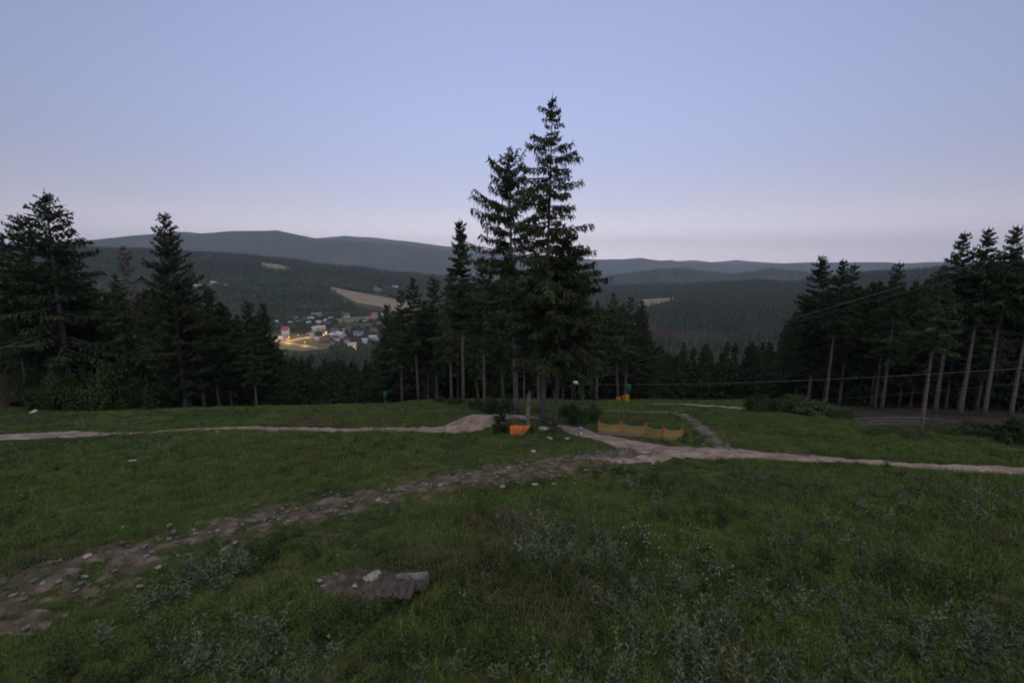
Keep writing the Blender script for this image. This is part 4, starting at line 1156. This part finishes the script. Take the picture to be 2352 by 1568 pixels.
# hut at the left picture edge
yh = 46.5
cr_ = at_depth(26, yh)
hu = empty('hut', (cr_.x - 2.2, yh, cr_.z)); zt = 3.1
mb = MB(); mb.add([(-2.1, 0, -.4), (2.1, 0, -.4), (2.1, 0, .9), (0, 0, zt), (-2.1, 0, .9)] + [(-2.1, 3.5, -.4), (2.1, 3.5, -.4), (2.1, 3.5, .9), (0, 3.5, zt), (-2.1, 3.5, .9)], [(0, 1, 2, 3, 4), (9, 8, 7, 6, 5), (0, 5, 6, 1), (1, 6, 7, 2), (4, 9, 5, 0)])
mb.build('wall', M['roof_brown'], hu)
for sg in (-1, 1):
    mb = MB(); mb.add([(sg * 2.3, -.3, .7), (0, -.3, zt + .08), (0, 3.8, zt + .08), (sg * 2.3, 3.8, .7), (sg * 2.3, -.3, .6), (0, -.3, zt - .02), (0, 3.8, zt - .02), (sg * 2.3, 3.8, .6)], [(0, 1, 2, 3), (7, 6, 5, 4), (0, 4, 5, 1), (1, 5, 6, 2), (2, 6, 7, 3), (3, 7, 4, 0)])
    mb.build('roof', M['roof_brown'], hu)
mb = MB(); mb.box((-.3, -.03, .6), (.9, .06, 1.9)); mb.build('door', M['old_wood'], hu)
tag(hu, 'dark reddish-brown gabled hut cut by the left picture edge', 'hut')
q = gpt(78, 950); s = px(depth_of(q))
sl = link('pale_slab', rock_mesh(470, 12 * s, 8 * s, 4 * s, 2), None, q + Vector((0, 0, .16))); sl.data.materials[0] = M['pale_stone']; sl.rotation_euler = (.2, -.4, .3)
tag(sl, 'pale whitish slab in the grass right of the hut', 'stone')

# ------------------------------------------------------------------ bushes
def bush_proto(seed, mt='leaf', m=5200, lobes=16, leaf=.13):
    g = np.random.default_rng(seed); lv = Leaves(); tb = MB()
    for k in range(lobes):
        az = g.random() * 6.28; rr = .75 * g.random() ** .5; c = np.array([rr * math.cos(az), rr * math.sin(az), .12 + .75 * g.random() ** 1.3 * (1.05 - rr)])
        ra = .10 + .22 * g.random(); n_ = m // lobes
        d = unit(g.normal(size=(n_, 3))); P = c + d * (ra * (.35 + .75 * g.random(n_)))[:, None] * np.array([1, 1, .9])
        P[:, 2] = np.maximum(P[:, 2], .02)
        lv.add(P, unit(d + .8 * g.normal(size=(n_, 3))) * (leaf * .4 * (.6 + .7 * g.random(n_)))[:, None], leaf * .28)
        tb.tube([(0, 0, -.05), tuple(c * .55 + np.array([0, 0, .05])), tuple(c)], [.02, .012, .004], 4, cap=False)
    return tb_mesh(tb, M['bark']), lv.mesh('foliage', M[mt], g)
BUSH = [bush_proto(500 + i, m=5200 + 800 * i, leaf=.12 + .02 * i) for i in range(4)]
def bush(u, v, w, h, label, k, y=None, name='bush', group='bushes round the clearing'):
    q = at_depth(u, y) if y else gpt(u, v); s = px(depth_of(q))
    o = empty(name, q, random.random() * 6.28); o.scale = (w * s * .55, w * s * .55, h * s)
    link('stem', BUSH[k % 4][0], o); link('foliage', BUSH[k % 4][1], o)
    return tag(o, label, 'bush', group)
for i, a_ in enumerate([
    (95, 938, 120, 150, 'tall leafy bush behind the pale slab right of the hut'), (140, 941, 120, 130, 'leafy bush second from the hut in the left-hand thicket'),
    (205, 942, 130, 150, 'rounded leafy bush in the middle of the left-hand thicket'), (300, 941, 150, 140, 'broad light green bush at the foot of the broad spruce'),
    (255, 942, 110, 80, 'low bush filling the left-hand thicket\'s front'),
    (345, 940, 70, 80, 'narrow bush at the right end of the left-hand thicket'),
    (1132, 948, 64, 50, 'bright bush left of the stump behind the trail jump'), (1092, 940, 44, 34, 'low bush at the left foot of the clump'),
    (1165, 946, 44, 46, 'bush between the jump and the second tallest spruce'), (1338, 976, 78, 58, 'dark green bush just left of the netting'),
    (1307, 962, 50, 54, 'bush behind the right trunk of the tallest pair'), (1010, 926, 30, 22, 'tiny bush at the base of bare trunks left of the slim spruce'),
    (1362, 958, 50, 34, 'low bush at the back of the netting\'s left end'), (1045, 930, 36, 26, 'small bush right below the slim spruce'),
    (1885, 955, 150, 44, 'bush at the left foot of the right-hand wood'), (1825, 946, 100, 48, 'bush under the leftmost right-hand spruces'), (1945, 964, 80, 26, 'low bush left of the wooden railing'),
    (2040, 997, 120, 13, 'low bush in front of the wooden railing'), (2240, 1000, 120, 40, 'bush right of the railing below the tall spruces'),
    (2335, 1018, 120, 60, 'dark bush in front of the right picture edge trees'), (2125, 1006, 90, 13, 'low bush below the long bare trunk'),
    (1748, 944, 80, 60, 'dark bush where the pale far path meets the wood'), (2290, 1006, 90, 40, 'bush between two others at the right edge')]):
    u, v, w, h, lb = a_
    bush(u, v, w, h, lb, i)

# ------------------------------------------------------------------ village
_pc = {}
def paint(c):
    if c not in _pc:
        _pc[c] = mat('paint_%d' % len(_pc), [tuple(x_ * .85 for x_ in c), c], .4, rough=.8)
    return _pc[c]
WH, CRM, GRY, BLU, PNK = (.74, .74, .76), (.66, .58, .48), (.42, .42, .44), (.55, .62, .68), (.52, .42, .41)
RED, DRD, BRN, SLT, LGR = (.30, .13, .12), (.16, .095, .095), (.12, .09, .085), (.16, .17, .22), (.45, .52, .50)
glow = mat('lit_window', [(.8, .5, .2), (.9, .6, .3)], 1, emit=((1.0, .55, .18), 2.2))
glass = mat('window_glass', [(.05, .06, .08), (.08, .09, .11)], 1, rough=.2)
def house(X, Y, w, d, h, rh, rz, wall, roof, label, lit=False, zoomed=True, name='house'):
    u, v = ((1000 + X / 2.613) / 1.7415, (900 + Y / 2.613) / 1.7415) if zoomed else (X, Y)
    q = gpt(u, v, rmin=500); q.z += .8
    w, d = w * .9, d * .9
    o = empty(name, q, rz)
    mb = MB(); mb.add([(-w / 2, -d / 2, -2), (w / 2, -d / 2, -2), (w / 2, d / 2, -2), (-w / 2, d / 2, -2), (-w / 2, -d / 2, h), (w / 2, -d / 2, h), (w / 2, d / 2, h), (-w / 2, d / 2, h), (-w / 2, 0, h + rh), (w / 2, 0, h + rh)],
                      [(0, 1, 5, 4), (2, 3, 7, 6), (1, 2, 6, 9, 5), (3, 0, 4, 8, 7)])
    mb.build('wall', paint(wall), o)
    e = .7; x1, y1 = w / 2 + e, d / 2 + e; ze = h - rh * e / (d / 2)
    mb = MB(); T = [(-x1, -y1, ze), (x1, -y1, ze), (x1, 0, h + rh), (-x1, 0, h + rh), (x1, y1, ze), (-x1, y1, ze)]
    mb.add([(a_, b_, c_ + .3) for a_, b_, c_ in T] + [(a_, b_, c_ + .06) for a_, b_, c_ in T], [(0, 1, 2, 3), (3, 2, 4, 5), (9, 8, 7, 6), (11, 10, 8, 9), (0, 6, 7, 1), (4, 10, 11, 5), (1, 7, 8, 2), (2, 8, 10, 4), (3, 9, 6, 0), (5, 11, 9, 3)])
    ro = mb.build('roof', paint(roof), o)
    mb = MB(); mb.box((w * .22, d * .12, h + rh + .1), (.9, .9, 1.8)); mb.build('chimney', paint(BRN), ro)
    for k in range(max(2, int(w / 3.6))):
        for lvl in range(max(1, int(h / 3))):
            xx = -w / 2 + (k + .5) * w / max(2, int(w / 3.6))
            mb = MB(); mb.box((xx, -d / 2 - .02, 1.5 + 3 * lvl), (1.1, .12, 1.4)); mb.build('window', glow if lit and (k + lvl) % 2 == 0 else glass, o)
    return tag(o, label, 'house', 'houses of the valley village')
house(375, 1150, 13, 11, 9.5, 6, .1, WH, RED, 'tall white house with a red roof beside the lit road')
house(255, 1026, 18, 9, 3, 2, .1, BLU, LGR, 'long low pale building left of all the village houses')
house(510, 1040, 12, 9, 4, 3, .5, WH, SLT, 'white house alone in trees above the red-roofed tall one')
house(700, 965, 22, 13, 5, 5, .1, WH, SLT, 'large slate-roofed house highest in the village')
house(640, 1000, 13, 9, 5, 2.5, .3, WH, GRY, 'white house just below the large slate-roofed one')
house(620, 1048, 9, 9, 5, 2.5, .2, BLU, LGR, 'small pale house below and left of the slate-roofed one')
house(722, 1054, 11, 10, 6, 4, .0, WH, PNK, 'bright white house above the long pink-roofed building')
house(675, 1112, 10, 16, 5, 4, .5, WH, PNK, 'left wing of the long pink-roofed building')
house(740, 1100, 20, 10, 5, 4, .1, WH, PNK, 'long pink-roofed building in the village middle')
house(795, 1022, 10, 9, 4, 3.5, -.6, GRY, GRY, 'small grey house right of the bright white one')
house(888, 1128, 15, 11, 4, 5, .15, WH, DRD, 'dark red-roofed house left of the big pale green roof')
house(945, 1170, 20, 16, 3, 7, -.5, WH, LGR, 'house with a big pale green-grey roof')
house(866, 1168, 13, 8, 4, 2, .1, BLU, LGR, 'low pale shed touching the dark red-roofed house')
house(905, 1212, 12, 10, 6.5, 3.5, .1, WH, DRD, 'white house below the pale green roof')
house(1000, 966, 17, 12, 5, 5.5, .05, WH, BRN, 'white house with a brown hipped-looking roof alone on a meadow')
house(1303, 972, 14, 11, 8, 4, .2, CRM, RED, 'cream house with a red roof at the upper right of the village')
house(1275, 998, 16, 10, 3.5, 4, .2, WH, RED, 'low red-roofed house below the cream one')
house(1395, 974, 8, 9, 8, 3, .2, WH, GRY, 'narrow white house half behind the spruce edge')
house(1110, 1152, 11, 8, 4.5, 3, .1, WH, SLT, 'left one of two small white houses right of the village middle')
house(1162, 1148, 10, 8, 4, 3, .1, WH, SLT, 'right one of two small white houses right of the village middle')
house(1300, 1140, 17, 12, 4, 8, .4, GRY, DRD, 'house with a steep dull red roof near the spruce edge')
house(1298, 1200, 20, 11, 5.5, 3, .25, BLU, GRY, 'bluish white building near the spruce edge')
house(1072, 1300, 15, 12, 8, 4, .2, CRM, PNK, 'cream house nearest to the camera with a lit lower window', True)
house(720, 1216, 14, 10, 4, 4, .1, PNK, GRY, 'dim pinkish house left of a dark red barn roof')
house(782, 1232, 18, 13, 4, 6, .3, DRD, DRD, 'dark red barn at the end of the upper lit road')
house(788, 1158, 9, 8, 6, 3.5, .1, CRM, BRN, 'house glowing orange in the village middle', True)
house(320, 1196, 9, 7, 3.5, 2, .2, WH, BLU, 'small white shed left of the lit crossroads')
house(372, 1196, 12, 9, 3.5, 3, .1, GRY, SLT, 'slate-roofed shed below the tall red-roofed house')
house(990, 1108, 8, 7, 4, 2, .1, WH, GRY, 'tiny white house above the pale green roof')
house(1420, 1100, 10, 8, 5, 3, .1, WH, DRD, 'small white house glimpsed through the spruce edge')
for X, Y, w, lb in ((455, 665, 20, 'leftmost white house of the far hamlet on the hillside'), (482, 663, 16, 'second white house of the far hamlet'), (492, 657, 20, 'tall white house of the far hamlet'), (515, 661, 14, 'small pinkish house at the right end of the far hamlet'), (907, 665, 24, 'pale blue roofed building at the edge of the hay field'), (930, 674, 16, 'white house beyond the hay field, next to the spruce edge')):
    house(X, Y, w, 12, 7, 5, .15, WH, LGR if w > 16 else DRD, lb, zoomed=False)

for X, Y, w, wl_, rf, lb in ((470, 985, 9, WH, BRN, 'small white cottage in trees left of the slate-roofed house'), (575, 1005, 9, CRM, DRD, 'small cream cottage left of the white house under the slate roof'), (830, 1060, 9, WH, DRD, 'small white cottage right of the bright white house'), (850, 1000, 9, WH, GRY, 'pale cottage between the slate roof and the meadow house'),
        (1050, 1105, 10, WH, BRN, 'white cottage in trees left of the two small white houses'), (1180, 1010, 10, CRM, BRN, 'cream cottage in trees left of the red-roofed pair'), (1230, 1075, 10, WH, SLT, 'white cottage below the red-roofed pair'), (1010, 1230, 10, WH, DRD, 'white cottage left above the nearest cream house'), (1200, 1230, 10, WH, GRY, 'white cottage right above the nearest cream house'),
        (430, 1050, 9, WH, GRY, 'white cottage up in the trees right of the long low building'), (650, 1160, 9, GRY, SLT, 'grey cottage above the end of the upper road'), (1350, 1050, 9, WH, DRD, 'white cottage between red roofs and the spruce edge')):
    house(X, Y, w, 8, 4.5, 3.2, random.uniform(-.4, .5), wl_, rf, lb)
# roads and street lamps
M['asphalt'] = mat('asphalt', [(.22, .21, .20), (.30, .29, .28)], .3)
zz2 = lambda X, Y: ((1000 + X / 2.613) / 1.7415, (900 + Y / 2.613) / 1.7415)
_g2 = gpt
gpt = lambda u, v: _g2(u, v, rmin=500)
strip('village_road', [(*zz2(245, 1222), 9), (*zz2(330, 1225), 9), (*zz2(430, 1214), 8), (*zz2(520, 1196), 8), (*zz2(625, 1182), 8), (*zz2(690, 1176), 7)], 'asphalt', 'upper lit village road', lift=1.9, edge=1.3, nz=0, step=4, mask=False)
strip('valley_road', [(*zz2(330, 1228), 9), (*zz2(400, 1243), 9), (*zz2(480, 1256), 8), (*zz2(590, 1272), 8), (*zz2(720, 1294), 8)], 'asphalt', 'lower lit village road leaving to the right', lift=1.9, edge=1.3, nz=0, step=4, mask=False)
lampglow = mat('lamp_glow', [(1, .6, .2), (1, .6, .2)], 1, emit=((1.0, .58, .16), 14))
def street_lamp(X, Y, power, label, hgt=7.0):
    q = gpt(*zz2(X, Y)); q.z += 1.6
    o = empty('street_lamp', q)
    mb = MB(); mb.tube([(0, 0, -1.5), (0, 0, hgt), (0, -1.2, hgt + .5)], [.09, .06, .05], 6); mb.build('pole', M['steel'], o)
    mb = MB(); mb.box((0, -1.5, hgt + .42), (.45, .9, .18)); mb.build('lamp_head', lampglow, o)
    li = bpy.data.lights.new('lamp_light', 'POINT'); li.energy = power * 1.6; li.color = (1.0, .52, .10); li.shadow_soft_size = .2
    lo = link('lamp_light', li, o, (0, -1.5, hgt + .1))
    return tag(o, label, 'street lamp', 'lit village street lamps')
for X, Y, pw, lb in ((275, 1220, 3500, 'leftmost lit street lamp on the village road'), (415, 1217, 3500, 'lit street lamp by the crossroads on the upper road'), (510, 1198, 3000, 'lit street lamp in the middle of the upper road'), (605, 1184, 3000, 'last lit street lamp at the right end of the upper road'), (405, 1244, 5000, 'brightest street lamp at the start of the lower road'), (580, 1271, 4200, 'lit street lamp halfway along the lower road'), (1095, 1318, 900, 'warm lamp in front of the cream house nearest the camera'), (800, 1164, 1200, 'orange lamp beside the glowing house in the village middle')):
    street_lamp(X, Y, pw, lb)
gpt = _g2

# ------------------------------------------------------------------ haze
top, bot = 620.0, float(GZ.min()) - 1.0
hz = MB(); hz.box((0, 0, (top + bot) / 2), (27200, 27200, top - bot))
print('zrange', GZ.min(), GZ.max())
hm = bpy.data.materials.new('haze_air'); hm.use_nodes = True
hn = hm.node_tree.nodes; hn.remove(hn['Principled BSDF'])
pv = hn.new('ShaderNodeVolumePrincipled'); pv.inputs['Color'].default_value = (.72, .86, 1.0, 1); pv.inputs['Density'].default_value = 8.5e-5
hm.node_tree.links.new(pv.outputs[0], hn['Material Output'].inputs['Volume'])
ho = hz.build('haze', hm)
tag(ho, 'thin bluish evening haze filling the valley', 'haze', kind='stuff')
